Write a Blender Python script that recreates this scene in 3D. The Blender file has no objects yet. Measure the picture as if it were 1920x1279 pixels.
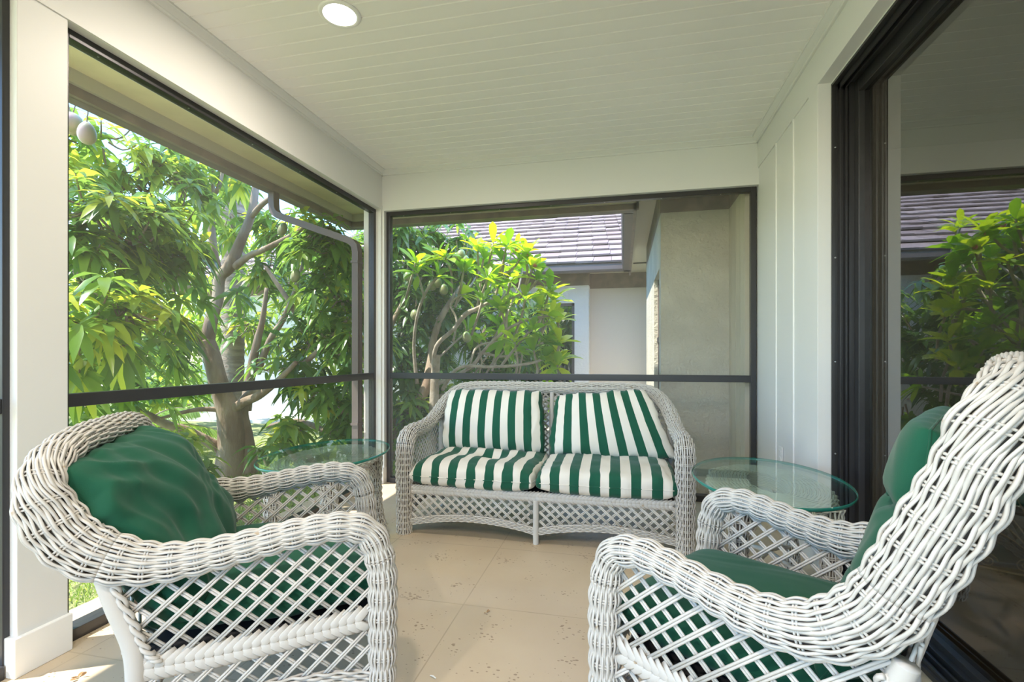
import bpy, math, random
import numpy as np
from mathutils import Vector, Matrix, noise

# ------------------------------------------------------------------ camera / world / light
TH = math.radians(12.74); F = 920.0; H = 1.08; HZ = 667.0
S = bpy.context.scene
COL = S.collection
cam_d = bpy.data.cameras.new('camera'); cam = bpy.data.objects.new('camera', cam_d); COL.objects.link(cam)
cam_d.sensor_width = 36.0; cam_d.lens = 36.0*F/1920.0; cam_d.sensor_fit = 'HORIZONTAL'
cam_d.shift_y = (HZ-639.5)/1920.0; cam_d.clip_start = 0.02; cam_d.clip_end = 300
cam.location = (0, 0, H); cam.rotation_euler = (math.pi/2, 0, TH)
S.camera = cam

SUN_AZ = math.radians(27.0); SUN_EL = math.radians(60.0)
w = bpy.data.worlds.new('sky'); S.world = w; w.use_nodes = True
nt = w.node_tree; nt.nodes.clear()
o_ = nt.nodes.new('ShaderNodeOutputWorld'); b_ = nt.nodes.new('ShaderNodeBackground')
sk = nt.nodes.new('ShaderNodeTexSky'); sk.sky_type = 'NISHITA'; sk.sun_disc = False
sk.sun_elevation = SUN_EL; sk.sun_rotation = math.radians(90+180-27+180)
sk.air_density = 1.0; sk.dust_density = 0.4; sk.ozone_density = 2.5
b_.inputs['Strength'].default_value = 0.26
hs_ = nt.nodes.new('ShaderNodeHueSaturation'); hs_.inputs['Saturation'].default_value = 1.18; nt.links.new(sk.outputs[0], hs_.inputs['Color']); nt.links.new(hs_.outputs[0], b_.inputs[0]); nt.links.new(b_.outputs[0], o_.inputs[0])
sd = bpy.data.lights.new('sun', 'SUN'); sd.energy = 2.9; sd.angle = math.radians(0.6); sd.color = (1.0, 0.94, 0.83)
so = bpy.data.objects.new('sun', sd); COL.objects.link(so)
sdir = Vector((math.cos(SUN_AZ)*math.cos(SUN_EL), math.sin(SUN_AZ)*math.cos(SUN_EL), -math.sin(SUN_EL)))
so.rotation_euler = sdir.to_track_quat('-Z', 'Y').to_euler(); so.location = (-6, -3, 10)
S.view_settings.view_transform = 'Standard'; S.view_settings.look = 'None'
S.view_settings.gamma = 1.0; S.view_settings.use_curve_mapping = False
S.view_settings.exposure = 2.03
LAMP_W = 11.0

random.seed(7); RNG = np.random.default_rng(7)

# ------------------------------------------------------------------ helpers
def at(px, py, d):
    """point at forward distance d (metres) in the direction (px, py) was surveyed from"""
    r = (px-960.0)/F*d
    return Vector((r*math.cos(TH)-d*math.sin(TH), r*math.sin(TH)+d*math.cos(TH), H-(py-HZ)/F*d))

class MB:
    def __init__(s): s.v = []; s.f = []; s.n = 0; s.att = None
    def add(s, v, f):
        v = np.asarray(v, dtype=np.float64).reshape(-1, 3); b = s.n
        s.v.append(v); s.n += len(v)
        s.f.extend([tuple(i+b for i in q) for q in f])
    def box(s, x0, x1, y0, y1, z0, z1):
        v = [(x0,y0,z0),(x1,y0,z0),(x1,y1,z0),(x0,y1,z0),(x0,y0,z1),(x1,y0,z1),(x1,y1,z1),(x0,y1,z1)]
        s.add(v, [(0,3,2,1),(4,5,6,7),(0,1,5,4),(1,2,6,5),(2,3,7,6),(3,0,4,7)])
    def quad(s, a, b, c, d): s.add([a,b,c,d], [(0,1,2,3)])
    def prism(s, prof, axis, a0, a1):
        """extrude closed 2D profile along axis ('x' -> prof=(y,z); 'y' -> prof=(x,z); 'z' -> prof=(x,y))"""
        n = len(prof); v = []
        for a in (a0, a1):
            for p, q in prof:
                v.append({'x': (a,p,q), 'y': (p,a,q), 'z': (p,q,a)}[axis])
        f = [(i, (i+1) % n, n+(i+1) % n, n+i) for i in range(n)]
        f.append(tuple(range(n))[::-1]); f.append(tuple(range(n, 2*n)))
        s.add(v, f)
    def tube(s, pts, r, n=8, cap=True, closed=False, flat=None, ref=None):
        P = np.asarray([tuple(p) for p in pts], float); m = len(P)
        R = np.full(m, r) if np.isscalar(r) else np.asarray(r, float)
        if closed: T = np.roll(P, -1, 0)-np.roll(P, 1, 0)
        else:
            T = np.zeros_like(P); T[1:-1] = P[2:]-P[:-2]; T[0] = P[1]-P[0]; T[-1] = P[-1]-P[-2]
        T /= np.linalg.norm(T, axis=1)[:, None]+1e-12
        up = np.array(ref if ref is not None else ((0,0,1) if abs(T[0][2]) < .9 else (1,0,0)), float)
        N = np.zeros_like(P)
        nn = up-T[0]*np.dot(up, T[0]); nn /= np.linalg.norm(nn)
        for i in range(m):
            nn = nn-T[i]*np.dot(nn, T[i]); nn /= np.linalg.norm(nn)+1e-12; N[i] = nn
        B = np.cross(T, N)
        a = np.arange(n)*2*math.pi/n
        fl = 1.0 if flat is None else flat
        V = P[:, None, :]+R[:, None, None]*(np.cos(a)[None, :, None]*N[:, None, :]*fl+np.sin(a)[None, :, None]*B[:, None, :])
        f = []
        for i in range(m if closed else m-1):
            i2 = (i+1) % m
            for j in range(n):
                j2 = (j+1) % n
                f.append((i*n+j, i*n+j2, i2*n+j2, i2*n+j))
        if cap and not closed:
            f.append(tuple(range(n))[::-1]); f.append(tuple((m-1)*n+j for j in range(n)))
        s.add(V.reshape(-1, 3), f)
    def lathe(s, prof, n=24, c=(0,0,0), sx=1, sy=1):
        v = []; m = len(prof)
        for r, z in prof:
            for j in range(n):
                a = 2*math.pi*j/n; v.append((c[0]+r*sx*math.cos(a), c[1]+r*sy*math.sin(a), c[2]+z))
        f = [(i*n+j, i*n+(j+1) % n, (i+1)*n+(j+1) % n, (i+1)*n+j) for i in range(m-1) for j in range(n)]
        f.append(tuple(range(n))[::-1]); f.append(tuple((m-1)*n+j for j in range(n)))
        s.add(v, f)
    def build(s, name, mat, parent=None, smooth=False, att=None, bevel=0):
        me = bpy.data.meshes.new(name)
        V = np.concatenate(s.v) if s.v else np.zeros((0, 3))
        me.from_pydata(V.tolist(), [], s.f); me.update()
        if smooth: me.polygons.foreach_set('use_smooth', [True]*len(me.polygons))
        if att:
            for k, arr in att.items():
                A = me.attributes.new(k, 'FLOAT', 'POINT'); A.data.foreach_set('value', np.asarray(arr, dtype=np.float32))
        if mat: me.materials.append(mat)
        o = bpy.data.objects.new(name, me); COL.objects.link(o)
        if parent: o.parent = parent
        if bevel:
            bm = o.modifiers.new('bevel', 'BEVEL'); bm.width = bevel; bm.segments = 2; bm.limit_method = 'ANGLE'
        return o

def tag(o, label=None, cat=None, group=None, kind=None):
    if label: o['label'] = label
    if cat: o['category'] = cat
    if group: o['group'] = group
    if kind: o['kind'] = kind
    return o
def thing(name, label, cat, loc=(0,0,0), rz=0, group=None):
    o = bpy.data.objects.new(name, None); COL.objects.link(o); o.empty_display_size = .1
    o.location = loc; o.rotation_euler = (0, 0, rz)
    return tag(o, label, cat, group)
def struct(o, label=None): return tag(o, label, None, None, 'structure')

# ------------------------------------------------------------------ materials
MATS = {}
def mat(name, col, rough=.6, metal=0, spec=.5, noise_amt=0, nscale=20, col2=None, bump=0, bscale=60, coat=0, ramp=(.4, .6), stretch=(1,1,1)):
    if name in MATS: return MATS[name]
    m = bpy.data.materials.new(name); m.use_nodes = True; MATS[name] = m
    t = m.node_tree; p = t.nodes['Principled BSDF']
    p.inputs['Base Color'].default_value = (*col, 1); p.inputs['Roughness'].default_value = rough
    p.inputs['Metallic'].default_value = metal; p.inputs['Specular IOR Level'].default_value = spec
    p.inputs['Coat Weight'].default_value = coat
    tc = t.nodes.new('ShaderNodeTexCoord'); mp = t.nodes.new('ShaderNodeMapping'); mp.inputs['Scale'].default_value = stretch
    t.links.new(tc.outputs['Object'], mp.inputs[0])
    if col2 is not None:
        n = t.nodes.new('ShaderNodeTexNoise'); n.inputs['Scale'].default_value = nscale; n.inputs['Detail'].default_value = 6
        r = t.nodes.new('ShaderNodeValToRGB'); r.color_ramp.elements[0].position = ramp[0]; r.color_ramp.elements[1].position = ramp[1]
        r.color_ramp.elements[0].color = (*col, 1); r.color_ramp.elements[1].color = (*col2, 1)
        t.links.new(mp.outputs[0], n.inputs['Vector']); t.links.new(n.outputs[0], r.inputs[0]); t.links.new(r.outputs[0], p.inputs['Base Color'])
    if bump:
        n = t.nodes.new('ShaderNodeTexNoise'); n.inputs['Scale'].default_value = bscale; n.inputs['Detail'].default_value = 5
        b = t.nodes.new('ShaderNodeBump'); b.inputs['Strength'].default_value = min(1, bump*4); b.inputs['Distance'].default_value = bump*.02
        t.links.new(mp.outputs[0], n.inputs['Vector']); t.links.new(n.outputs[0], b.inputs['Height']); t.links.new(b.outputs[0], p.inputs['Normal'])
    return m
M_WHITE = mat('white_paint', (.78, .77, .74), .45, bump=.05, bscale=25, stretch=(1, 1, 4))
M_BASE = mat('baseboard_white', (.88, .87, .84), .4)
M_CEIL = mat('ceiling_paint', (.92, .90, .86), .5, bump=.02, bscale=12)
M_WICK = mat('white_wicker', (.60, .575, .53), .42, col2=(.46, .36, .25), nscale=26, ramp=(.69, .73), bump=.03, bscale=180)
M_WICK2 = mat('wicker_core_shade', (.19, .165, .14), .85)  # shade between the strands put into the core colour, for depth
M_FRAME = mat('dark_bronze_frame', (.045, .043, .045), .35, metal=.3, bump=.01, bscale=50)
M_FRAME2 = mat('brown_metal', (.15, .115, .105), .5, metal=.1, bump=.02)
M_SOFF = mat('soffit_paint', (.88, .75, .50), .7, col2=(.80, .68, .45), nscale=5, bump=.1, bscale=70)
M_SOFF2 = mat('soffit_grey_paint', (.52, .48, .37), .7, bump=.08, bscale=70)
M_FASC = mat('fascia_brown', (.26, .20, .165), .6, col2=(.19, .15, .125), nscale=6, bump=.05, bscale=40)
M_STUC = mat('stucco', (.58, .55, .45), .85, col2=(.50, .47, .385), nscale=3, bump=.7, bscale=30)
M_STUCW = mat('stucco_white', (.74, .72, .70), .85, bump=.6, bscale=26)
M_SIDE = mat('siding_paint', (.58, .53, .41), .75, col2=(.50, .46, .36), nscale=4, bump=.06, stretch=(1,1,.2))
M_SIDE2 = mat('siding_paint_pale', (.66, .60, .53), .75, bump=.06)
M_GREEN = None
M_DARK = mat('dark_underfabric', (.045, .045, .05), .9)
M_SLAB = mat('concrete_slab', (.70, .64, .53), .8, col2=(.60, .55, .45), nscale=8, bump=.1)
M_CONC = mat('pale_driveway', (.72, .70, .66), .8, col2=(.62, .60, .56), nscale=2, bump=.1)
M_BARK = mat('mango_bark', (.22, .155, .105), .85, col2=(.34, .27, .20), nscale=9, bump=.6, bscale=24, stretch=(1, 1, .35))
M_PALM = mat('palm_bark', (.40, .32, .25), .9, col2=(.25, .19, .15), nscale=7, bump=.7, bscale=40, stretch=(.6, .6, 3))
M_PLUM = mat('plumeria_bark', (.42, .37, .30), .7, col2=(.30, .25, .19), nscale=12, bump=.3, bscale=50)
M_MANGO = mat('mango_skin', (.20, .32, .12), .35, col2=(.34, .30, .18), nscale=4, ramp=(.45, .7))
M_PINK = mat('pink_petal', (.85, .18, .25), .5)
M_DRY = mat('dry_leaf', (.36, .20, .09), .8)
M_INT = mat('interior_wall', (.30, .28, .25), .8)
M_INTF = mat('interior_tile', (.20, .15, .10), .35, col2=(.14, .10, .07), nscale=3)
M_BRASS = mat('tan_metal', (.60, .45, .26), .5)
M_OUT = mat('outlet_plastic', (.82, .82, .80), .4)
M_SCREW = mat('screw_metal', (.5, .5, .5), .3, metal=1)

def fabric(name, col, stripes=False):
    m = bpy.data.materials.new(name); m.use_nodes = True; t = m.node_tree; p = t.nodes['Principled BSDF']
    p.inputs['Roughness'].default_value = .85; p.inputs['Specular IOR Level'].default_value = .25
    p.inputs['Sheen Weight'].default_value = .15
    tc = t.nodes.new('ShaderNodeTexCoord')
    n = t.nodes.new('ShaderNodeTexNoise'); n.inputs['Scale'].default_value = 5; n.inputs['Detail'].default_value = 4
    t.links.new(tc.outputs['Object'], n.inputs['Vector'])
    mix = t.nodes.new('ShaderNodeMix'); mix.data_type = 'RGBA'
    mix.inputs['A'].default_value = (*col, 1); mix.inputs['B'].default_value = (col[0]*1.3+.01, col[1]*1.12, col[2]*1.1, 1)
    t.links.new(n.outputs[0], mix.inputs['Factor'])
    out = mix.outputs['Result']
    if stripes:
        a = t.nodes.new('ShaderNodeAttribute'); a.attribute_name = 'stripe'
        fr = t.nodes.new('ShaderNodeMath'); fr.operation = 'FRACT'
        gt = t.nodes.new('ShaderNodeMath'); gt.operation = 'GREATER_THAN'; gt.inputs[1].default_value = .5
        t.links.new(a.outputs['Fac'], fr.inputs[0]); t.links.new(fr.outputs[0], gt.inputs[0])
        m2 = t.nodes.new('ShaderNodeMix'); m2.data_type = 'RGBA'
        n3 = t.nodes.new('ShaderNodeTexNoise'); n3.inputs['Scale'].default_value = 3.5
        t.links.new(tc.outputs['Object'], n3.inputs['Vector'])
        m3 = t.nodes.new('ShaderNodeMix'); m3.data_type = 'RGBA'
        m3.inputs['A'].default_value = (.86, .83, .76, 1); m3.inputs['B'].default_value = (.78, .73, .63, 1)
        t.links.new(n3.outputs[0], m3.inputs['Factor'])
        t.links.new(gt.outputs[0], m2.inputs['Factor']); t.links.new(out, m2.inputs['A']); t.links.new(m3.outputs['Result'], m2.inputs['B'])
        out = m2.outputs['Result']
    t.links.new(out, p.inputs['Base Color'])
    n2 = t.nodes.new('ShaderNodeTexNoise'); n2.inputs['Scale'].default_value = 500
    t.links.new(tc.outputs['Object'], n2.inputs['Vector'])
    b = t.nodes.new('ShaderNodeBump'); b.inputs['Strength'].default_value = .25; b.inputs['Distance'].default_value = .001
    t.links.new(n2.outputs[0], b.inputs['Height']); t.links.new(b.outputs[0], p.inputs['Normal'])
    return m
M_GREEN = fabric('green_canvas', (.003, .082, .045))
M_STRIPE = fabric('striped_canvas', (.006, .095, .055), True)

def leafmat(name, c1, c2, c3, trans=.45, rough=.35):
    m = bpy.data.materials.new(name); m.use_nodes = True; t = m.node_tree; p = t.nodes['Principled BSDF']
    a = t.nodes.new('ShaderNodeAttribute'); a.attribute_name = 'tone'
    r = t.nodes.new('ShaderNodeValToRGB'); r.color_ramp.elements[0].color = (*c1, 1); r.color_ramp.elements[1].color = (*c3, 1)
    e = r.color_ramp.elements.new(.6); e.color = (*c2, 1)
    t.links.new(a.outputs['Fac'], r.inputs[0]); t.links.new(r.outputs[0], p.inputs['Base Color'])
    p.inputs['Roughness'].default_value = rough
    tr = t.nodes.new('ShaderNodeBsdfTranslucent')
    hs = t.nodes.new('ShaderNodeHueSaturation'); hs.inputs['Value'].default_value = 2.2; hs.inputs['Saturation'].default_value = 1.1; hs.inputs['Hue'].default_value = .47
    t.links.new(r.outputs[0], hs.inputs['Color']); t.links.new(hs.outputs[0], tr.inputs[0])
    mx = t.nodes.new('ShaderNodeMixShader'); mx.inputs[0].default_value = trans
    out = t.nodes['Material Output']
    t.links.new(p.outputs[0], mx.inputs[1]); t.links.new(tr.outputs[0], mx.inputs[2]); t.links.new(mx.outputs[0], out.inputs[0])
    return m
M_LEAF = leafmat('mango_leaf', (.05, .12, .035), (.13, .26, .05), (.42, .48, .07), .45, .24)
M_LEAFP = leafmat('plumeria_leaf', (.07, .20, .025), (.15, .32, .035), (.34, .46, .05), .5, .4)
M_LEAFB = leafmat('background_leaf', (.10, .20, .04), (.20, .34, .06), (.42, .52, .10), .5, .5)
M_GRASSB = leafmat('grass_blade', (.10, .20, .03), (.20, .32, .06), (.36, .42, .12), .4, .6)

def lawn_mat():
    m = bpy.data.materials.new('lawn'); m.use_nodes = True; t = m.node_tree; p = t.nodes['Principled BSDF']
    tc = t.nodes.new('ShaderNodeTexCoord')
    n = t.nodes.new('ShaderNodeTexNoise'); n.inputs['Scale'].default_value = 40; n.inputs['Detail'].default_value = 8
    r = t.nodes.new('ShaderNodeValToRGB'); r.color_ramp.elements[0].position = .35; r.color_ramp.elements[1].position = .65
    r.color_ramp.elements[0].color = (.16, .20, .07, 1); r.color_ramp.elements[1].color = (.34, .35, .16, 1)
    t.links.new(tc.outputs['Object'], n.inputs['Vector']); t.links.new(n.outputs[0], r.inputs[0]); t.links.new(r.outputs[0], p.inputs['Base Color'])
    p.inputs['Roughness'].default_value = .95
    b = t.nodes.new('ShaderNodeBump'); b.inputs['Strength'].default_value = .8; b.inputs['Distance'].default_value = .03
    t.links.new(n.outputs[0], b.inputs['Height']); t.links.new(b.outputs[0], p.inputs['Normal'])
    return m
M_LAWN = lawn_mat()

def floor_mat():
    m = bpy.data.materials.new('painted_stone_floor'); m.use_nodes = True; t = m.node_tree; p = t.nodes['Principled BSDF']; L = t.links.new
    tc = t.nodes.new('ShaderNodeTexCoord'); sp = t.nodes.new('ShaderNodeSeparateXYZ'); L(tc.outputs['Object'], sp.inputs[0])
    def math_(op, a, b=None, c=None):
        n = t.nodes.new('ShaderNodeMath'); n.operation = op
        for i, q in enumerate((a, b, c)):
            if q is None: continue
            if hasattr(q, 'links') or hasattr(q, 'node'): L(q, n.inputs[i])
            else: n.inputs[i].default_value = q
        return n.outputs[0]
    def line(c, off, sp_):
        v = math_('DIVIDE', math_('SUBTRACT', c, off), sp_); v = math_('FRACT', math_('ADD', v, 50.5))
        v = math_('ABSOLUTE', math_('SUBTRACT', v, .5)); return math_('LESS_THAN', v, .0028/sp_*1.0)
    ln = math_('MAXIMUM', line(sp.outputs[0], -.675, 1.24/2), line(sp.outputs[1], 2.03, .64))
    n1 = t.nodes.new('ShaderNodeTexNoise'); n1.inputs['Scale'].default_value = 1.6; n1.inputs['Detail'].default_value = 6; L(tc.outputs['Object'], n1.inputs['Vector'])
    r1 = t.nodes.new('ShaderNodeValToRGB'); r1.color_ramp.elements[0].position = .35; r1.color_ramp.elements[1].position = .68
    r1.color_ramp.elements[0].color = (.55, .435, .295, 1); r1.color_ramp.elements[1].color = (.63, .52, .38, 1); L(n1.outputs[0], r1.inputs[0])
    # pits
    mp = t.nodes.new('ShaderNodeMapping'); mp.inputs['Scale'].default_value = (1, 1.7, 1); L(tc.outputs['Object'], mp.inputs[0])
    vo = t.nodes.new('ShaderNodeTexVoronoi'); vo.inputs['Scale'].default_value = 42; L(mp.outputs[0], vo.inputs['Vector'])
    n2 = t.nodes.new('ShaderNodeTexNoise'); n2.inputs['Scale'].default_value = 7; n2.inputs['Detail'].default_value = 3; L(tc.outputs['Object'], n2.inputs['Vector'])
    thr = math_('MULTIPLY', math_('MAXIMUM', math_('SUBTRACT', n2.outputs[0], .45), 0.0), 1.3)
    n4 = t.nodes.new('ShaderNodeTexNoise'); n4.inputs['Scale'].default_value = 90; L(tc.outputs['Object'], n4.inputs['Vector'])
    pit = math_('LESS_THAN', math_('ADD', vo.outputs['Distance'], math_('MULTIPLY', math_('SUBTRACT', n4.outputs[0], .5), .25)), thr)
    mx = t.nodes.new('ShaderNodeMix'); mx.data_type = 'RGBA'; mx.inputs['B'].default_value = (.24, .16, .10, 1)
    L(r1.outputs[0], mx.inputs['A']); L(math_('MULTIPLY', pit, .75), mx.inputs['Factor'])
    mx2 = t.nodes.new('ShaderNodeMix'); mx2.data_type = 'RGBA'; mx2.inputs['B'].default_value = (.36, .27, .18, 1)
    n5 = t.nodes.new('ShaderNodeTexNoise'); n5.inputs['Scale'].default_value = 4; L(tc.outputs['Object'], n5.inputs['Vector'])
    L(mx.outputs['Result'], mx2.inputs['A']); L(math_('MULTIPLY', ln, math_('MULTIPLY', n5.outputs[0], .9)), mx2.inputs['Factor'])
    L(mx2.outputs['Result'], p.inputs['Base Color']); p.inputs['Roughness'].default_value = .42; p.inputs['Specular IOR Level'].default_value = .4
    hh = math_('ADD', math_('MULTIPLY', math_('ADD', pit, ln), -1), math_('MULTIPLY', n1.outputs[0], .6))
    b = t.nodes.new('ShaderNodeBump'); b.inputs['Strength'].default_value = .5; b.inputs['Distance'].default_value = .003
    L(hh, b.inputs['Height']); L(b.outputs[0], p.inputs['Normal'])
    return m
M_FLOOR = floor_mat()

def glassmat(name, tint, ior=1.5, add=0.0, rough=0.0, dark=None):
    m = bpy.data.materials.new(name); m.use_nodes = True; t = m.node_tree; t.nodes.clear(); L = t.links.new
    o = t.nodes.new('ShaderNodeOutputMaterial'); tr = t.nodes.new('ShaderNodeBsdfTransparent'); tr.inputs[0].default_value = (*tint, 1)
    g = t.nodes.new('ShaderNodeBsdfGlossy'); g.inputs['Roughness'].default_value = rough
    lw = t.nodes.new('ShaderNodeLayerWeight'); lw.inputs['Blend'].default_value = .5
    pw_ = t.nodes.new('ShaderNodeMath'); pw_.operation = 'POWER'; pw_.inputs[1].default_value = 4.5
    a = t.nodes.new('ShaderNodeMath'); a.operation = 'MULTIPLY_ADD'; a.inputs[1].default_value = 1-add; a.inputs[2].default_value = add
    mx = t.nodes.new('ShaderNodeMixShader'); L(lw.outputs['Facing'], pw_.inputs[0]); L(pw_.outputs[0], a.inputs[0]); L(a.outputs[0], mx.inputs[0]); L(tr.outputs[0], mx.inputs[1]); L(g.outputs[0], mx.inputs[2]); L(mx.outputs[0], o.inputs[0])
    return m
M_GLASS_DOOR = glassmat('tinted_door_glass', (.62, .62, .60), 1.6, .20)
M_GLASS_WIN = glassmat('window_glass', (.05, .06, .06), 1.6, .22)
M_GLASS_TAB = glassmat('table_glass', (.88, .97, .94), 1.5, .02)
M_GLASS_EDGE = mat('glass_edge_teal', (.012, .22, .17), .12, spec=.8)
def screenmat():
    m = bpy.data.materials.new('insect_screen'); m.use_nodes = True; t = m.node_tree; t.nodes.clear(); L = t.links.new
    o = t.nodes.new('ShaderNodeOutputMaterial'); tr = t.nodes.new('ShaderNodeBsdfTransparent')
    d = t.nodes.new('ShaderNodeBsdfDiffuse'); d.inputs[0].default_value = (.45, .45, .43, 1)
    mx = t.nodes.new('ShaderNodeMixShader'); mx.inputs[0].default_value = .065
    L(tr.outputs[0], mx.inputs[1]); L(d.outputs[0], mx.inputs[2]); L(mx.outputs[0], o.inputs[0]); return m
M_SCREEN = screenmat()
def tilemat():
    m = bpy.data.materials.new('roof_tile'); m.use_nodes = True; t = m.node_tree; p = t.nodes['Principled BSDF']; L = t.links.new
    a = t.nodes.new('ShaderNodeAttribute'); a.attribute_name = 'tone'
    r = t.nodes.new('ShaderNodeValToRGB'); r.color_ramp.elements[0].color = (.21, .15, .135, 1); r.color_ramp.elements[1].color = (.31, .24, .225, 1)
    tc = t.nodes.new('ShaderNodeTexCoord'); n = t.nodes.new('ShaderNodeTexNoise'); n.inputs['Scale'].default_value = 1.2; n.inputs['Detail'].default_value = 6
    mp = t.nodes.new('ShaderNodeMapping'); mp.inputs['Scale'].default_value = (3, .5, .5); L(tc.outputs['Object'], mp.inputs[0]); L(mp.outputs[0], n.inputs['Vector'])
    mx = t.nodes.new('ShaderNodeMix'); mx.data_type = 'RGBA'; mx.inputs['B'].default_value = (.22, .17, .165, 1)
    rr = t.nodes.new('ShaderNodeValToRGB'); rr.color_ramp.elements[0].position = .52; rr.color_ramp.elements[1].position = .75
    L(n.outputs[0], rr.inputs[0]); L(a.outputs['Fac'], r.inputs[0]); L(r.outputs[0], mx.inputs['A']); L(rr.outputs[0], mx.inputs['Factor']); L(mx.outputs['Result'], p.inputs['Base Color'])
    p.inputs['Roughness'].default_value = .8
    return m
M_TILE = tilemat()
M_LED = bpy.data.materials.new('led_diffuser'); M_LED.use_nodes = True
_p = M_LED.node_tree.nodes['Principled BSDF']; _p.inputs['Emission Color'].default_value = (1, .97, .92, 1); _p.inputs['Emission Strength'].default_value = 3.0

# ------------------------------------------------------------------ porch shell
XL, XR, YB, ZC = -1.99, .941, 3.81, 2.64
YN = -1.9
WO = -2.15                     # outer face of left wall
mb = MB(); mb.box(-2.29, 1.0, YN-.3, YB+.18, -.12, 0); struct(mb.build('floor', M_FLOOR))
# ceiling of narrow tongue-and-groove boards running along X
mb = MB(); prof = []
y = YN
while y < YB+.02:
    prof += [(y, ZC), (y+.082, ZC), (y+.0845, ZC+.004), (y+.0875, ZC+.004)]; y += .09
prof += [(y, ZC), (y, ZC+.06), (YN, ZC+.06)]
mb.prism(prof, 'x', XL-.02, XR+.03); struct(mb.build('ceiling', M_CEIL))
# plain roof slab above porch and eaves, put in unseen to block light leaks
mb = MB(); mb.box(-2.98, 6, YN-1, 4.93, 2.72, 2.9); mb.box(.06, 6, 4.93, 9.0, 2.72, 2.9)
struct(mb.build('roof', M_FASC))
# left wall: header, posts
PY0, PY1 = 1.243, 1.40
mb = MB()
mb.box(WO, XL, YN, YB+.14, 2.315, ZC+.02)
mb.box(WO, XL, PY0, PY1, 0, 2.32)
mb.box(WO, XL, YB-.02, YB+.14, 0, 2.32)
mb.box(WO, XL, YN, YN+.15, 0, 2.32)
mb.box(WO, XL, -.35, -.2, 0, 2.32)
struct(mb.build('wall_left', M_WHITE, bevel=.003))
mb = MB(); mb.box(XL, XL+.006, YN, YB, 2.315, 2.345); struct(mb.build('trim_1', M_WHITE))
# back wall header and right post sliver
mb = MB()
mb.box(XL-.02, XR+.10, YB, YB+.14, 2.305, ZC+.02)
mb.box(XL-.02, XL+.02, YB, YB+.14, 0, 2.305)
struct(mb.build('wall_back', M_WHITE))
# near end wall (behind the camera): header and posts around a bay left open for sky fill
mb = MB(); mb.box(WO, XR+.1, YN-.14, YN, 2.315, ZC+.02); mb.box(WO, XL, YN-.14, YN, 0, 2.32); mb.box(XR-.1, XR+.1, YN-.14, YN, 0, 2.32)
struct(mb.build('wall_front', M_WHITE))
# right wall: panelled section between back corner and door, header over door
DY0, DY1, DZ = -1.3, 2.705, 2.416
mb = MB()
yy = [DY1+.12, 3.083, 3.406, YB]
prof = [(XR+.14, DY1+.10)]
p_ = [(XR+.008, DY1+.12)]
for g in (3.083, 3.406):
    p_ += [(XR+.008, g-.012), (XR+.001, g-.010), (XR+.001, g+.010), (XR+.008, g+.012)]
p_ += [(XR+.008, YB+.14)]
mb.prism([(XR+.14, DY1+.12)]+p_+[(XR+.14, YB+.14)], 'z', 0, 2.43)
mb.box(XR, XR+.14, DY1, DY1+.125, 0, 2.43)
mb.box(XR, XR+.14, DY0-.5, YB+.14, 2.425, ZC+.02)
mb.box(XR+.06, XR+.14, DY0, DY1, DZ-.001, 2.43)
mb.box(XR, XR+.14, YN, DY0, 0, 2.43)
struct(mb.build('wall_right', M_WHITE, bevel=.002))
# crown mouldings
def crown_prof(sx):
    return [(0, 2.60), (sx*.012, 2.60), (sx*.016, 2.606), (sx*.016, 2.612), (sx*.03, 2.622), (sx*.042, 2.632), (sx*.048, 2.632), (sx*.05, ZC+.005), (0, ZC+.005)]
mb = MB(); mb.prism([(XL+a, z) for a, z in crown_prof(1)], 'y', YN, YB); struct(mb.build('trim_2', M_WHITE))
mb = MB(); mb.prism([(XR+a, z) for a, z in crown_prof(-1)], 'y', YN, YB); struct(mb.build('trim_3', M_WHITE))
mb = MB(); mb.prism([(YB+a, z) for a, z in crown_prof(-1)], 'x', XL, XR); struct(mb.build('trim_4', M_WHITE))
# baseboards wrapping the posts
mb = MB(); mb.box(WO, XL+.016, PY0-.016, PY1+.005, 0, .133); struct(mb.build('baseboard_left', M_BASE, bevel=.003))
mb = MB(); mb.box(XL-.01, XL+.022, YB-.022, YB+.05, 0, .133); struct(mb.build('baseboard_back', M_BASE, bevel=.003))

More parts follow.
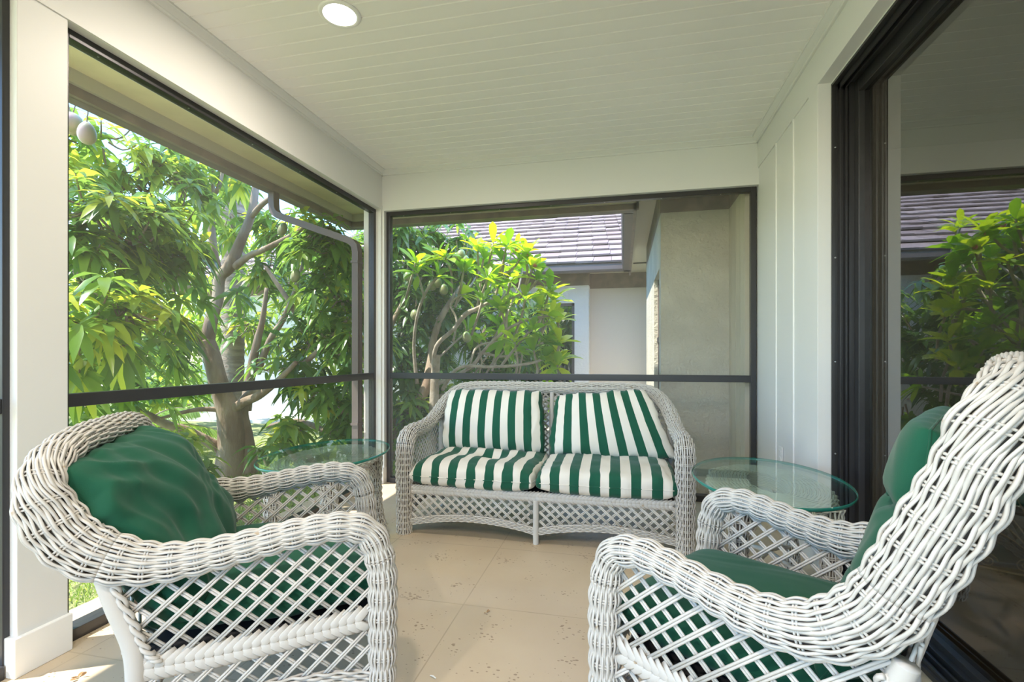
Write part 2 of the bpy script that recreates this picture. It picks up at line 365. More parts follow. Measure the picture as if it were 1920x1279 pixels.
# screened openings ------------------------------------------------------------
def opening(name, axis, c0, c1, q0, q1, z0, z1, rail=True, fw=.035, bot=.045):
    """axis 'y': opening in plane X between c0..c1 thickness, running q0..q1 along Y"""
    e = bpy.data.objects.new(name, None); COL.objects.link(e); struct(e)
    def bx(m, a0, a1, b0, b1, zz0, zz1):
        if axis == 'y': m.box(a0, a1, b0, b1, zz0, zz1)
        else: m.box(b0, b1, a0, a1, zz0, zz1)
    m = MB()
    bx(m, c0, c1, q0, q0+fw, z0, z1); bx(m, c0, c1, q1-fw, q1, z0, z1)
    bx(m, c0, c1, q0+fw, q1-fw, z1-fw, z1); bx(m, c0-.01, c1+.01, q0+fw, q1-fw, z0, z0+bot)
    m.build('screen_frame', M_FRAME, e, bevel=.002)
    if rail:
        m = MB(); bx(m, c0+.003, c1-.003, q0+fw, q1-fw, .885, .935); m.build('mid_rail', M_FRAME, e, bevel=.002)
    m = MB(); k = (c0+c1)/2
    bx(m, k, k+.001, q0+fw, q1-fw, z0+bot, .886); m.build('lower_screen', M_SCREEN, e)
    m = MB(); bx(m, k, k+.001, q0+fw, q1-fw, .934, z1-fw); m.build('upper_screen', M_SCREEN, e)
    m = MB(); n = 0
    qq = q0+.15
    while qq < q1-.1:
        for zz in (z1-fw,):
            if axis == 'y': m.box(c1-.02, c1-.014, qq, qq+.006, zz-.003, zz)
            else: m.box(qq, qq+.006, c0+.014, c0+.02, zz-.003, zz)
        qq += .42
    m.build('screw', M_SCREW, e)
    return e
opening('window_1', 'y', -2.085, -2.035, PY1, YB-.02, 0, 2.315)
opening('window_2', 'y', -2.07, -2.02, -.2, PY0, 0, 2.315, fw=.021)
opening('window_4', 'y', -2.085, -2.035, YN+.15, -.35, 0, 2.315)
opening('window_3', 'x', YB+.04, YB+.09, XL+.02, XR, 0, 2.305)

# recessed ceiling lights (one in view; the two behind the viewer are added for interior fill)
def downlight(x, y, label):
    t = thing('ceiling_light', label, 'ceiling light', (x, y, ZC), 0)
    m = MB(); m.lathe([(.072, -.001), (.094, -.001), (.094, -.004), (.088, -.008), (.078, -.009), (.072, -.006)], 40)
    m.f = m.f[:-2]; m.build('trim_ring', M_BASE, t, True)
    m = MB(); m.lathe([(.0735, -.002), (.0735, -.0065), (.06, -.0075), (.0, -.0078)], 40); m.build('diffuser', M_LED, t, True)
    l = bpy.data.lights.new('ceiling_lamp', 'AREA'); l.shape = 'DISK'; l.size = .14; l.energy = LAMP_W*(.42 if y > 1 else .9); l.color = (1, .88, .76)
    lo = bpy.data.objects.new('ceiling_lamp', l); COL.objects.link(lo); lo.location = (0, 0, -.012); lo.parent = t
downlight(-1.26, 2.01, 'round white recessed ceiling light glowing in the boarded porch ceiling')
downlight(-.3, -.2, 'added fill light shaped as a round recessed light, just behind the viewer')
downlight(-1.1, -1.2, 'added fill light shaped as a round recessed light, at the near end behind the viewer')

# outlet on right wall
t = thing('wall_outlet', 'white painted electrical outlet low on the panelled right wall', 'outlet', (XR+.006, 3.30, .465))
m = MB(); m.box(-.006, .0, -.036, .036, -.058, .058); m.build('cover_plate', M_OUT, t, bevel=.002)
for zz in (-.02, .02):
    m = MB(); m.box(-.0085, -.004, -.015, .015, zz-.014, zz+.014); m.build('socket', M_OUT, t, bevel=.002)

# sliding glass door -----------------------------------------------------------
XF, XG = 1.0, 1.12
d = bpy.data.objects.new('door_1', None); COL.objects.link(d); struct(d)
m = MB()
# far jamb with channels (faces the opening)
yj = DY1
prof = [(XF, yj), (XF, yj-.012), (XF+.012, yj-.012), (XF+.012, yj-.004), (XF+.028, yj-.004), (XF+.028, yj-.03), (XF+.034, yj-.03), (XF+.034, yj-.006),
        (XF+.052, yj-.006), (XF+.052, yj-.03), (XF+.058, yj-.03), (XF+.058, yj-.006), (XF+.072, yj-.006), (XF+.072, yj-.02), (XF+.16, yj-.02), (XF+.16, yj)]
m.prism(prof, 'z', 0, DZ)
# head
prof = [(XF, DZ), (XF, DZ-.012), (XF+.012, DZ-.012), (XF+.012, DZ-.004), (XF+.028, DZ-.004), (XF+.028, DZ-.035), (XF+.034, DZ-.035), (XF+.034, DZ-.006),
        (XF+.052, DZ-.006), (XF+.052, DZ-.035), (XF+.058, DZ-.035), (XF+.058, DZ-.006), (XF+.16, DZ-.02), (XF+.16, DZ)]
m.prism(prof, 'y', DY0, yj)
m.box(XF, XF+.16, DY0-.04, DY0, 0, DZ)
m.build('door_frame', M_FRAME, d)
m = MB()
prof = [(XF, 0), (XF, .018), (XF+.012, .02), (XF+.014, .03), (XF+.020, .03), (XF+.022, .014), (XF+.04, .014), (XF+.042, .034), (XF+.048, .034), (XF+.05, .016), (XF+.07, .016), (XF+.072, .038), (XF+.095, .038), (XF+.16, .03), (XF+.16, 0)]
m.prism(prof, 'y', DY0, yj-.01); m.build('sill_track', M_FRAME, d)
m = MB()
m.box(XG-.025, XG+.02, yj-.062, yj-.022, .035, DZ-.01); m.box(XG-.025, XG+.02, DY0, DY0+.06, .035, DZ-.01)
m.box(XG-.025, XG+.02, DY0+.06, yj-.062, DZ-.075, DZ-.01); m.box(XG-.025, XG+.02, DY0+.06, yj-.062, .03, .06)
m.build('sash', M_FRAME, d, bevel=.002)
m = MB(); m.box(XG, XG+.001, DY0+.05, yj-.055, .045, DZ-.07); m.build('glass_pane', M_GLASS_DOOR, d)
for zz in (.6, 1.05, 1.56, 2.1):
    m = MB(); m.lathe([(.004, 0), (.004, .002), (0, .003)], 10)
    o = m.build('screw', M_SCREW, d); o.location = (XF+.014, yj-.013, zz); o.rotation_euler = (math.pi/2, 0, 0)
# interior jamb return (white) and dark room beyond the glass
m = MB(); m.box(XF+.16, XF+.22, yj-.045, yj+.1, 0, DZ); m.box(XF+.16, XF+.22, DY0-.1, yj+.1, DZ-.02, ZC); m.build('interior_jamb', M_WHITE, d)
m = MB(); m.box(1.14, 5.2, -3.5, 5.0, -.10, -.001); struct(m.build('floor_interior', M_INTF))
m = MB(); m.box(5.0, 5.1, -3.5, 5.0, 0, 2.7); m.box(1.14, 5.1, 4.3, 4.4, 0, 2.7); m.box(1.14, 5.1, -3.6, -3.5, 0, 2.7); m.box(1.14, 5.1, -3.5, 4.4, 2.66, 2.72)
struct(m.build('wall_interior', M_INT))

t = thing('interior_fill', 'added fill light, unseen, inside the dark room behind the sliding door', 'fill light', (4.3, -.4, 2.66))  # unseen lamp added to brighten the things behind the door glass
m = MB(); m.lathe([(.10, 0), (.10, -.02), (.07, -.04), (0, -.045)], 24); m.build('fill_lamp_body', M_LED, t, True)
l = bpy.data.lights.new('interior_fill_light', 'POINT'); l.energy = 12; l.shadow_soft_size = .08; l.color = (1, .85, .65)
lo = bpy.data.objects.new('interior_fill_light', l); COL.objects.link(lo); lo.location = (0, 0, -.12); lo.parent = t
# scrolled metal stand inside
def scroll_stand():
    t = thing('scroll_metal_stand', 'tan scrolled metal stand with fan of wires, seen behind the door glass', 'metal stand', (1.75, 2.55, 0), math.radians(-20))
    m = MB()
    for a in np.linspace(-62, 62, 9):
        A = math.radians(a); pts = []
        for k in range(9):
            q = k/8; rr = .34*q; aa = A*(.35+.65*q)
            pts.append((math.sin(aa)*rr, 0, .16+math.cos(aa)*rr))
        m.tube(pts, .003, 6)
    m.build('wire_fan', M_BRASS, t, True)
    m = MB()
    for cx in (-.05, .05, -.17, .17):
        m = MB(); m.tube([(cx+(.034-.0014*k)*math.cos(k*.55), 0, .165+(.034-.0014*k)*math.sin(k*.55)) for k in range(24)], .0028, 6); m.build('scroll', M_BRASS, t, True)
    m = MB(); m.tube([(x, -.10*(1-(x/.36)**2)*0, .125+.03*(x/.36)**2) for x in np.linspace(-.36, .36, 14)], .005, 6)
    m.build('base_rim', M_BRASS, t, True)
    for sx in (-1, 1):
        m = MB(); m.tube([(sx*.3, 0, .14), (sx*.32, .0, .0)], .008, 6); m.build('leg', M_BRASS, t)
scroll_stand()

# ------------------------------------------------------------------ own eaves
ZS = 2.62
m = MB(); m.box(-2.883, WO, YN-1, 4.84, ZS, ZS+.03); m.box(WO, .15, YB+.14, 4.84, ZS, ZS+.03); struct(m.build('trim_5', M_SOFF))
m = MB(); m.box(-2.915, -2.875, YN-1, 4.87, 2.545, 2.75); m.box(-2.915, .15, 4.835, 4.875, 2.545, 2.75); m.box(.12, .16, 4.835, 8.9, 2.545, 2.75)
struct(m.build('trim_6', M_SOFF2))
m = MB(); m.box(-2.935, -2.900, YN-1, 4.9, 2.49, 2.76); m.box(-2.935, .15, 4.86, 4.90, 2.49, 2.76); m.box(.10, .135, 4.86, 8.9, 2.49, 2.76)
struct(m.build('trim_7', M_FASC))
gl = thing('rain_gutter', 'brown metal rain gutter along the eave outside the left screens', 'gutter', (-2.93, 0, 2.49))
m = MB(); m.prism([(0, 0), (-.085, 0), (-.10, .02), (-.10, .08), (-.115, .115), (-.12, .115), (-.105, .075), (-.105, .02), (-.09, .006), (0, .006)], 'y', YN-1, 4.9)
m.build('trough', M_FRAME2, gl)
gl2 = thing('rain_gutter', 'brown metal rain gutter along the eave beyond the back screen', 'gutter', (0, 4.9, 2.49))
m = MB(); m.prism([(0, 0), (.085, 0), (.10, .02), (.10, .08), (.115, .115), (.12, .115), (.105, .075), (.105, .02), (.09, .006), (0, .006)], 'x', -3.03, .10)
m.build('trough', M_FRAME2, gl2)
gl3 = thing('rain_gutter', 'short grey gutter on the narrow eave left of the stucco wall', 'gutter', (.10, 0, 2.49))
m = MB(); m.prism([(0, 0), (-.085, 0), (-.10, .02), (-.10, .08), (-.115, .115), (-.12, .115), (-.105, .075), (-.105, .02), (-.09, .006), (0, .006)], 'y', 5.02, 8.5)
m.build('trough', M_FRAME2, gl3)
ds = thing('downspout', 'brown corrugated downspout bending from the gutter to the corner post', 'downspout', (-2.15, 3.72, 0))
m = MB()
def rect_tube(m, pts, w, h, rib=True):
    P = [Vector(p) for p in pts]
    sec = []
    for i in range(5): sec.append((-w/2+i*w/4, (h/2 if i % 2 == 0 else h/2-.004)))
    for i in range(5): sec.append((w/2-i*w/4, (-h/2 if i % 2 == 0 else -h/2+.004)))
    n = len(sec); V = []
    for i, p in enumerate(P):
        T = (P[min(i+1, len(P)-1)]-P[max(i-1, 0)]).normalized()
        side = Vector((0, 1, 0)); side = (side-T*side.dot(T)).normalized(); nn = T.cross(side)
        for a, b in sec: V.append(p+side*a+nn*b)
    f = [(i*n+j, i*n+(j+1) % n, (i+1)*n+(j+1) % n, (i+1)*n+j) for i in range(len(P)-1) for j in range(n)]
    m.add([tuple(v) for v in V], f)
rect_tube(m, [(-.80, -.03, 2.50), (-.80, -.03, 2.40), (-.795, -.03, 2.345), (-.775, -.03, 2.31), (-.74, -.03, 2.285), (-.4, -.015, 2.16), (-.10, 0, 2.05), (-.06, 0, 2.03), (-.03, 0, 1.995), (-.02, 0, 1.94), (-.02, 0, 1.0), (-.02, 0, 0.0)], .075, .055)
m.build('pipe', M_FRAME2, ds)
for zz in (.5, 1.85):
    m = MB(); m.box(-.055, .01, -.045, .045, zz, zz+.02); m.build('strap', M_FRAME2, ds)

# ------------------------------------------------------------------ house beyond the back screen
hw = thing('house_wing', 'stucco wing of the house with brown tile roof beyond the back screen', 'building')
m = MB()
m.box(.325, .92, 4.5, 7.2, -.3, 2.34)       # stucco block (faces porch)
Wy0, Wy1 = 4.70, 5.45
m.v = []; m.f = []; m.n = 0
m.box(.325, 1.0, 4.5, 4.56, -.3, 2.34)
m.box(.325, .40, 4.56, Wy0, -.3, 2.34); m.box(.325, .40, Wy1, 7.2, -.3, 2.34); m.box(.325, .40, Wy0, Wy1, 1.88, 2.34); m.box(.325, .40, Wy0, Wy1, -.3, .3)
m.build('stucco_wall', M_STUC, hw)
m = MB(); m.box(.325, .335, 4.5+.001, 7.2, 2.335, ZS); m.box(.32, .90, 4.49, 4.50, 2.335, ZS); m.box(.885, .90, 3.95, 4.5, 2.335, ZS)
m.box(-.604, .6, 9.33, 9.35, 2.34, ZS); m.box(-9, -.604, 8.98, 9.0, 2.36, ZS); m.box(-.62, -.60, 9.0, 9.35, 2.36, ZS)
m.build('frieze_board', M_FASC, hw)
m = MB()
p_ = [(XR-.055, 3.95)]
for g in (4.10, 4.26, 4.42): p_ += [(XR-.055, g-.006), (XR-.043, g-.005), (XR-.043, g+.005), (XR-.055, g+.006)]
p_ += [(XR-.055, 4.5)]
m.prism(p_+[(XR+.1, 4.5), (XR+.1, 3.95)], 'z', -.3, 2.34); m.build('siding_wall', M_SIDE, hw)
m = MB(); m.box(.15, 1.0, 3.95, 4.5, ZS, ZS+.03); m.box(.15, .6, 4.5, 9.35, ZS, ZS+.03); m.box(-9, .15, 8.4, 9.35, ZS, ZS+.03); m.build('soffit', M_SOFF2, hw)
def wing_window(y0, y1, x, z0, z1, zr):
    f = MB(); f.box(x+.04, x+.07, y0, y0+.05, z0, z1); f.box(x+.04, x+.07, y1-.05, y1, z0, z1); f.box(x+.04, x+.07, y0, y1, z1-.05, z1); f.box(x+.04, x+.07, y0, y1, z0, z0+.05); f.box(x+.03, x+.07, y0, y1, zr, zr+.05)
    w_ = f.build('window', M_FRAME2, hw)
    g = MB(); g.box(x+.055, x+.056, y0, y1, z0, z1); g.build('pane', M_GLASS_WIN, w_)
wing_window(Wy0, Wy1, .325, .3, 1.88, 1.22)
m = MB()
m.box(-9, -1.80, 9.0, 9.15, -.3, 2.37); m.box(-.865, -.604, 9.0, 9.35, -.3, 2.37); m.box(-1.8, -.865, 9.0, 9.15, 2.045, 2.37); m.box(-1.8, -.865, 9.0, 9.15, -.3, .3)
m.box(.42, .6, 7.2, 9.35, -.3, 2.37)
m.build('white_stucco_wall', M_STUCW, hw)
m = MB(); m.box(-.604, .6, 9.35, 9.45, -.3, 2.36); m.build('recessed_wall', M_SIDE2, hw)
f = MB(); f.box(-.915, -.865, 9.04, 9.1, .3, 2.045); f.box(-1.8, -1.75, 9.04, 9.1, .3, 2.045); f.box(-1.53, -1.49, 9.04, 9.1, .3, 2.045); f.box(-1.8, -.865, 9.04, 9.1, 1.995, 2.045); f.box(-1.8, -.865, 9.04, 9.1, .3, .35)
w_ = f.build('window', M_FRAME2, hw); g = MB(); g.box(-1.8, -.865, 9.07, 9.071, .3, 2.045); g.build('pane', M_GLASS_WIN, w_)
m = MB(); m.prism([(8.42, 2.49), (8.33, 2.49), (8.31, 2.52), (8.31, 2.60), (8.30, 2.62), (8.42, 2.62)], 'x', -10.4, .12); m.prism([(8.45, 2.49), (8.42, 2.49), (8.42, 2.66), (8.45, 2.66)], 'x', -10.4, .12)
m.build('gutter', M_FRAME2, hw)
# tiled hip roof: front slope and left hip
def roof():
    m = MB(); tone = []
    y0, z0, yr, zr = 8.36, 2.64, 14.0, 5.2
    sl = (zr-z0)/(yr-y0); run = .42; n = int((yr-y0)/run)+1
    xl0 = -10.4; xr = 5.0
    def tile(a, b, c, d_, th=.03):
        """a,b lower edge; c,d upper edge (Vectors)"""
        N = (b-a).cross(d_-a).normalized()
        if N.z < 0: N = -N
        v = [a+N*th, b+N*th, c+N*.004, d_+N*.004, a, b, c-N*.02, d_-N*.02]
        m.add([tuple(q) for q in v], [(0,1,2,3), (4,0,3,7), (5,4,7,6)[::-1], (1,5,6,2), (0,4,5,1)])
        tn = random.random(); tone.extend([tn]*8)
    for i in range(n):
        ya, yb = y0+i*run-.04, min(y0+(i+1)*run, yr); za, zb = z0+sl*(i*run)-.0, z0+sl*(yb-y0)
        x = xl0+(ya-y0)+.05+(i % 2)*.15
        while x < xr:
            j = random.uniform(-.006, .006)
            xa, xb = x+.003, x+.297
            la = max(xa, xl0+(ya-y0)); ub = max(xa, xl0+(yb-y0))
            if xb > la:
                ub = min(ub, xb-.01)
                tile(Vector((la, ya, za+j)), Vector((xb, ya, za+j)), Vector((xb, yb, zb+j)), Vector((ub, yb, zb+j)), .03+random.uniform(0, .008))
            x += .30
    # left slope
    for i in range(n):
        xa, xb = xl0+i*run-.04, xl0+min((i+1)*run, yr-y0); za, zb = z0+sl*i*run, z0+sl*(xb-xl0)
        y = y0+(xa-xl0)+.05
        yend = 2*yr-y0-(xa-xl0)
        while y < yend:
            tile(Vector((xa, y+.297, za)), Vector((xa, y, za)), Vector((xb, y+.05, zb)), Vector((xb, min(y+.297, yend), zb)), .035); y += .30
    # hip and ridge caps
    k = 0
    steps = int((yr-y0)/.3)
    for i in range(steps):
        q = i*.3; a = Vector((xl0+q, y0+q, z0+sl*q+.02)); b = Vector((xl0+q+.33, y0+q+.33, z0+sl*(q+.33)+.04))
        c0 = m.n; m.tube([a, b], [.10, .085], 8, flat=.6); tone.extend([random.random()]*(m.n-c0))
    x = xl0+(yr-y0)
    while x < xr:
        c0 = m.n; m.tube([(x, yr, zr+.02), (x+.33, yr, zr+.04)], [.10, .085], 8); tone.extend([random.random()]*(m.n-c0)); x += .3
    o = m.build('tile_roof', M_TILE, hw, att={'tone': tone})
    m2 = MB(); m2.add([(xl0, y0, z0-.04), (xr, y0, z0-.04), (xr, yr, zr-.04), (xl0+(yr-y0), yr, zr-.04), (xl0, 2*yr-y0, z0-.04)], [(0,1,2,3), (0,3,4)]); m2.build('roof_deck', M_FASC, hw)
roof()

# ------------------------------------------------------------------ ground
m = MB()
N_ = 40; xs = np.linspace(-45, -2.0, N_); 
m.box(-60, 30, -30, 70, -.5, -.14); struct(m.build('ground', M_LAWN))
m = MB(); m.box(-2.0, .3, YB+.18, 8.9, -.5, -.11); struct(m.build('path', M_SLAB))
m = MB(); m.box(-9.5, -1.2, 7.6, 8.98, -.5, -.10); struct(m.build('driveway', M_CONC))

# ------------------------------------------------------------------ leaves
def leaf_template(secs):
    """secs: list of (t, halfwidth, fold height)"""
    v = [(0, 0, 0)]; f = []
    for t, wd, h in secs: v += [(t, -wd, h), (t, 0, 0), (t, wd, h)]
    v.append((1, 0, 0)); n = len(secs); tip = 1+3*n
    f += [(0, 2, 1), (0, 3, 2)]
    for i in range(n-1):
        a = 1+3*i; b = a+3; f += [(a, a+1, b+1, b), (a+1, a+2, b+2, b+1)]
    a = 1+3*(n-1); f += [(a, a+1, tip), (a+1, a+2, tip)]
    return np.array(v, float), f
T_MANGO = leaf_template([(.15, .32, .04), (.45, .5, .06), (.78, .30, .04)])
T_PLUM = leaf_template([(.2, .25, .04), (.5, .46, .07), (.78, .42, .05)])
T_SIMPLE = (np.array([(0,0,0), (.45,-.5,.05), (.45,.5,.05), (1,0,0)], float), [(0, 2, 1), (1, 2, 3)])

class Leaves:
    def __init__(s, tmpl): s.t = tmpl; s.b = []; s.d = []; s.L = []; s.W = []; s.g = []; s.tone = []; s.up = []
    def add(s, base, dr, L, W, g, tone, up=(0,0,1)):
        s.b.append(tuple(base)); s.d.append(tuple(dr)); s.L.append(L); s.W.append(W); s.g.append(g); s.tone.append(tone); s.up.append(tuple(up))
    def build(s, name, mat_, parent, extra=None, emat=None):
        B = np.array(s.b); D = np.array(s.d); D /= np.linalg.norm(D, axis=1)[:, None]+1e-9
        L = np.array(s.L)[:, None, None]; W = np.array(s.W)[:, None, None]; g = np.array(s.g)[:, None]
        U = np.array(s.up)+RNG.normal(0, .25, (len(B), 3))
        Sd = np.cross(D, U); Sd /= np.linalg.norm(Sd, axis=1)[:, None]+1e-9
        Nn = np.cross(Sd, D)
        V0, f0 = s.t
        t = V0[:, 0][None, :, None]; wv = V0[:, 1][None, :, None]; h = V0[:, 2][None, :, None]
        V = B[:, None, :]+L*t*D[:, None, :]+W*wv*1.15*Sd[:, None, :]+W*h*2*Nn[:, None, :]
        V[:, :, 2] -= (g*L[:, :, 0])*(V0[:, 0][None, :]**2)
        nv = len(V0); NL = len(B)
        V = V.reshape(-1, 3)
        nleafv = len(V)
        if extra: V = np.concatenate([V]+extra.v)
        fl = []; 
        tot = []; idx = []
        base = np.arange(NL)*nv
        tri = [q for q in f0 if len(q) == 3]; qd = [q for q in f0 if len(q) == 4]
        I3 = (base[:, None, None]+np.array(tri)[None]).reshape(-1) if tri else np.zeros(0, int)
        I4 = (base[:, None, None]+np.array(qd)[None]).reshape(-1) if qd else np.zeros(0, int)
        if extra:
            q4 = np.array([q for q in extra.f if len(q) == 4]).reshape(-1)+nleafv; nl4 = len(I4)//4; I4 = np.concatenate([I4, q4])
        loops = np.concatenate([I3, I4]).astype(np.int32)
        n3 = len(I3)//3; n4 = len(I4)//4
        starts = np.concatenate([np.arange(n3)*3, len(I3)+np.arange(n4)*4]).astype(np.int32)
        me = bpy.data.meshes.new(name)
        me.vertices.add(len(V)); me.vertices.foreach_set('co', V.reshape(-1).astype(np.float32))
        me.loops.add(len(loops)); me.loops.foreach_set('vertex_index', loops)
        me.polygons.add(n3+n4); me.polygons.foreach_set('loop_start', starts)
        if extra:
            mi = np.zeros(n3+n4, np.int32); mi[n3+nl4:] = 1
        me.update(calc_edges=True)
        me.polygons.foreach_set('use_smooth', [True]*len(me.polygons))
        A = me.attributes.new('tone', 'FLOAT', 'POINT'); A.data.foreach_set('value', np.concatenate([np.repeat(np.array(s.tone, np.float32), nv), np.zeros(len(V)-nleafv, np.float32)]))
        me.materials.append(mat_)
        if extra: me.materials.append(emat); me.polygons.foreach_set('material_index', mi)
        o = bpy.data.objects.new(name, me); COL.objects.link(o); o.parent = parent
        return o

def rnd_dir(zmin=-1, zmax=1):
    a = random.uniform(0, 2*math.pi); z = random.uniform(zmin, zmax); r = math.sqrt(max(0, 1-z*z))
    return Vector((r*math.cos(a), r*math.sin(a), z))
def cluster(lv, p, axis, n, L, Wr, droop, spread=(.9, 1.5), tonef=None):
    axis = axis.normalized(); ref = Vector((0,0,1)) if abs(axis.z) < .9 else Vector((1,0,0))
    e1 = axis.cross(ref).normalized(); e2 = axis.cross(e1)
    a0 = random.uniform(0, 6.28); t0 = random.random() if tonef is None else tonef()
    for i in range(n):
        a = a0+i*2.4; th = random.uniform(*spread); q = i/n
        dr = axis*math.cos(th)+(e1*math.cos(a)+e2*math.sin(a))*math.sin(th)
        l = L*random.uniform(.7, 1.15)
        lv.add(p-axis*(q*.06), dr, l, l*Wr*random.uniform(.85, 1.15), droop*random.uniform(.6, 1.4), min(1, max(0, t0+random.uniform(-.2, .2))), axis+Vector((0,0,.8)))

def smooth_path(pts, k=5):
    P = np.array([tuple(p) for p in pts], float); out = []
    n = len(P)
    for i in range(n-1):
        p0, p1, p2, p3 = P[max(i-1, 0)], P[i], P[i+1], P[min(i+2, n-1)]
        for j in range(k):
            t = j/k
            out.append(.5*((2*p1)+(-p0+p2)*t+(2*p0-5*p1+4*p2-p3)*t*t+(-p0+3*p1-3*p2+p3)*t**3))
    out.append(P[-1]); return np.array(out)

LK = 1.0
def limb(m, spec, n=9, jit=0.0):
    """spec list of (px,py,d,r)"""
    P = [(*at(a, b, c*LK), r) for a, b, c, r in spec]
    Q = smooth_path([p for p in P])
    m.tube(Q[:, :3], np.maximum(Q[:, 3], .003), n)

# --- mango tree (large) -------------------------------------------------------
mt = thing('mango_tree', 'large mango tree with spreading limbs outside the left screens', 'tree', tuple(at(428, 900, 5.0)*1.0))
mt.location.z = -.14
off = -Vector(mt.location)
class Off(MB):
    def __init__(s, off): super().__init__(); s.off = np.array(tuple(off))
    def add(s, v, f): super().add(np.asarray(v, float).reshape(-1, 3)+s.off, f)
trunk = Off(off)
limb(trunk, [(424, 925, 5.0, .19), (430, 880, 5.0, .145), (434, 830, 5.0, .13), (428, 770, 4.98, .115), (410, 718, 4.95, .09), (396, 665, 4.95, .085), (386, 640, 4.95, .085)], 12)
limb(trunk, [(386, 642, 4.95, .07), (352, 622, 4.85, .052), (320, 600, 4.75, .045), (290, 575, 4.6, .04), (250, 560, 4.4, .03), (200, 545, 4.1, .02)])
limb(trunk, [(388, 645, 4.95, .07), (396, 600, 4.95, .06), (408, 560, 5.0, .055), (412, 520, 5.0, .055), (430, 500, 5.0, .06), (450, 455, 5.0, .05), (470, 405, 5.0, .042), (478, 360, 5.0, .036), (482, 300, 5.0, .03)])
limb(trunk, [(470, 408, 5.0, .03), (490, 385, 4.9, .026), (515, 365, 4.8, .022), (545, 335, 4.8, .02)])
limb(trunk, [(440, 500, 5.0, .04), (470, 478, 4.95, .03), (490, 470, 4.9, .028), (540, 445, 4.8, .024), (572, 425, 4.7, .018)])
limb(trunk, [(412, 520, 5.0, .045), (402, 480, 5.0, .04), (396, 420, 5.0, .035), (396, 370, 5.0, .033), (398, 320, 5.0, .03), (400, 270, 5.0, .022)])
limb(trunk, [(396, 375, 5.0, .03), (375, 350, 4.9, .026), (350, 322, 4.8, .022), (318, 296, 4.7, .016)])
limb(trunk, [(396, 375, 5.0, .025), (410, 350, 4.9, .02), (418, 320, 4.9, .016)])
limb(trunk, [(460, 930, 5.1, .15), (464, 880, 5.1, .11), (458, 820, 5.1, .085), (452, 770, 5.1, .07), (470, 742, 5.1, .06), (505, 725, 5.0, .04), (560, 690, 4.9, .03), (615, 640, 4.8, .022), (650, 600, 4.7, .015)])
limb(trunk, [(430, 775, 5.0, .05), (455, 755, 4.9, .045), (485, 742, 4.8, .04), (520, 715, 4.7, .03), (555, 680, 4.6, .022)])
limb(trunk, [(460, 770, 5.2, .06), (470, 700, 5.3, .05), (482, 640, 5.3, .04), (492, 600, 5.3, .03), (500, 540, 5.3, .02)])
limb(trunk, [(560, 600, 5.3, .035), (545, 570, 5.3, .028), (518, 530, 5.3, .024), (498, 500, 5.3, .018)])
limb(trunk, [(482, 700, 5.35, .04), (505, 640, 5.3, .035), (530, 600, 5.3, .032), (548, 560, 5.2, .026), (560, 520, 5.2, .02), (575, 470, 5.2, .014)])
limb(trunk, [(425, 850, 5.0, .06), (390, 828, 4.9, .05), (350, 808, 4.8, .045), (310, 795, 4.7, .04), (270, 775, 4.6, .034), (230, 760, 4.5, .03), (190, 735, 4.4, .02)])
limb(trunk, [(430, 770, 5.0, .03), (370, 768, 4.8, .022), (300, 785, 4.6, .014)])
limb(trunk, [(500, 800, 5.6, .02), (560, 790, 5.5, .03), (620, 810, 5.4, .03), (670, 808, 5.3, .02)])
limb(trunk, [(600, 900, 6.2, .09), (640, 800, 6.0, .07), (660, 760, 5.9, .06), (690, 730, 5.8, .045), (720, 660, 5.6, .03)])
trunk.build('trunk', M_BARK, mt, True)
lv = Leaves(T_MANGO)
blobs = [ # px, py, d, radius(m), clusters, tone
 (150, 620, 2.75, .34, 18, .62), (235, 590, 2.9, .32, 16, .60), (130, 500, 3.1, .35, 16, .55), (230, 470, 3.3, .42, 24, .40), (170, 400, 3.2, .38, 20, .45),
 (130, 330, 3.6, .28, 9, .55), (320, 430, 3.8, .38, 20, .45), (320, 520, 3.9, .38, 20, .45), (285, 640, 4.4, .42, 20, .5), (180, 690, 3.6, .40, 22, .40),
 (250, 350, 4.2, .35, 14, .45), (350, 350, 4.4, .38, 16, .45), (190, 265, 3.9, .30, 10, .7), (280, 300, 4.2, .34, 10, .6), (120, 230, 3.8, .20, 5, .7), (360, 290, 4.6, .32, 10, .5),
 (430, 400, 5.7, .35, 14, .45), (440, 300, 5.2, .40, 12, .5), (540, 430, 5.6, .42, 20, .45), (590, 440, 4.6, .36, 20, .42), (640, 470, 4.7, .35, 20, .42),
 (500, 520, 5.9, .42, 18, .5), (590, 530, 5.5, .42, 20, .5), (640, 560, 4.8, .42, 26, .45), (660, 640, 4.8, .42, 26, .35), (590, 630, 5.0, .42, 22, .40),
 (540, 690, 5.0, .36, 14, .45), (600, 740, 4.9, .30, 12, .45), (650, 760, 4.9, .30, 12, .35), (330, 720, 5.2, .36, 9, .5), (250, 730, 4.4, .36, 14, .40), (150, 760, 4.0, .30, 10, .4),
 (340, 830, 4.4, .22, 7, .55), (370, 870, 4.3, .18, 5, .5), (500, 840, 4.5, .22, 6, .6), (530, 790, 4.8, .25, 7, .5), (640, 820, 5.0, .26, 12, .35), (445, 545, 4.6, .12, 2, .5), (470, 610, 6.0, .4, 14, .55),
]
back_blobs = [(120, 600, 7.5, .9, 36, .7), (250, 640, 8, .9, 42, .7), (380, 590, 8, .9, 42, .75), (500, 600, 8, .9, 42, .75), (620, 600, 7.8, .9, 50, .65), (200, 480, 8, .9, 26, .65), (330, 460, 8.5, .9, 26, .7), (470, 440, 8, .8, 24, .65), (580, 480, 8, .8, 32, .6), (670, 500, 7.5, .8, 45, .5),
  (640, 700, 7.5, .6, 35, .4), (130, 720, 7, .6, 30, .5), (300, 720, 8, .5, 18, .5)]
tw = Off(off)
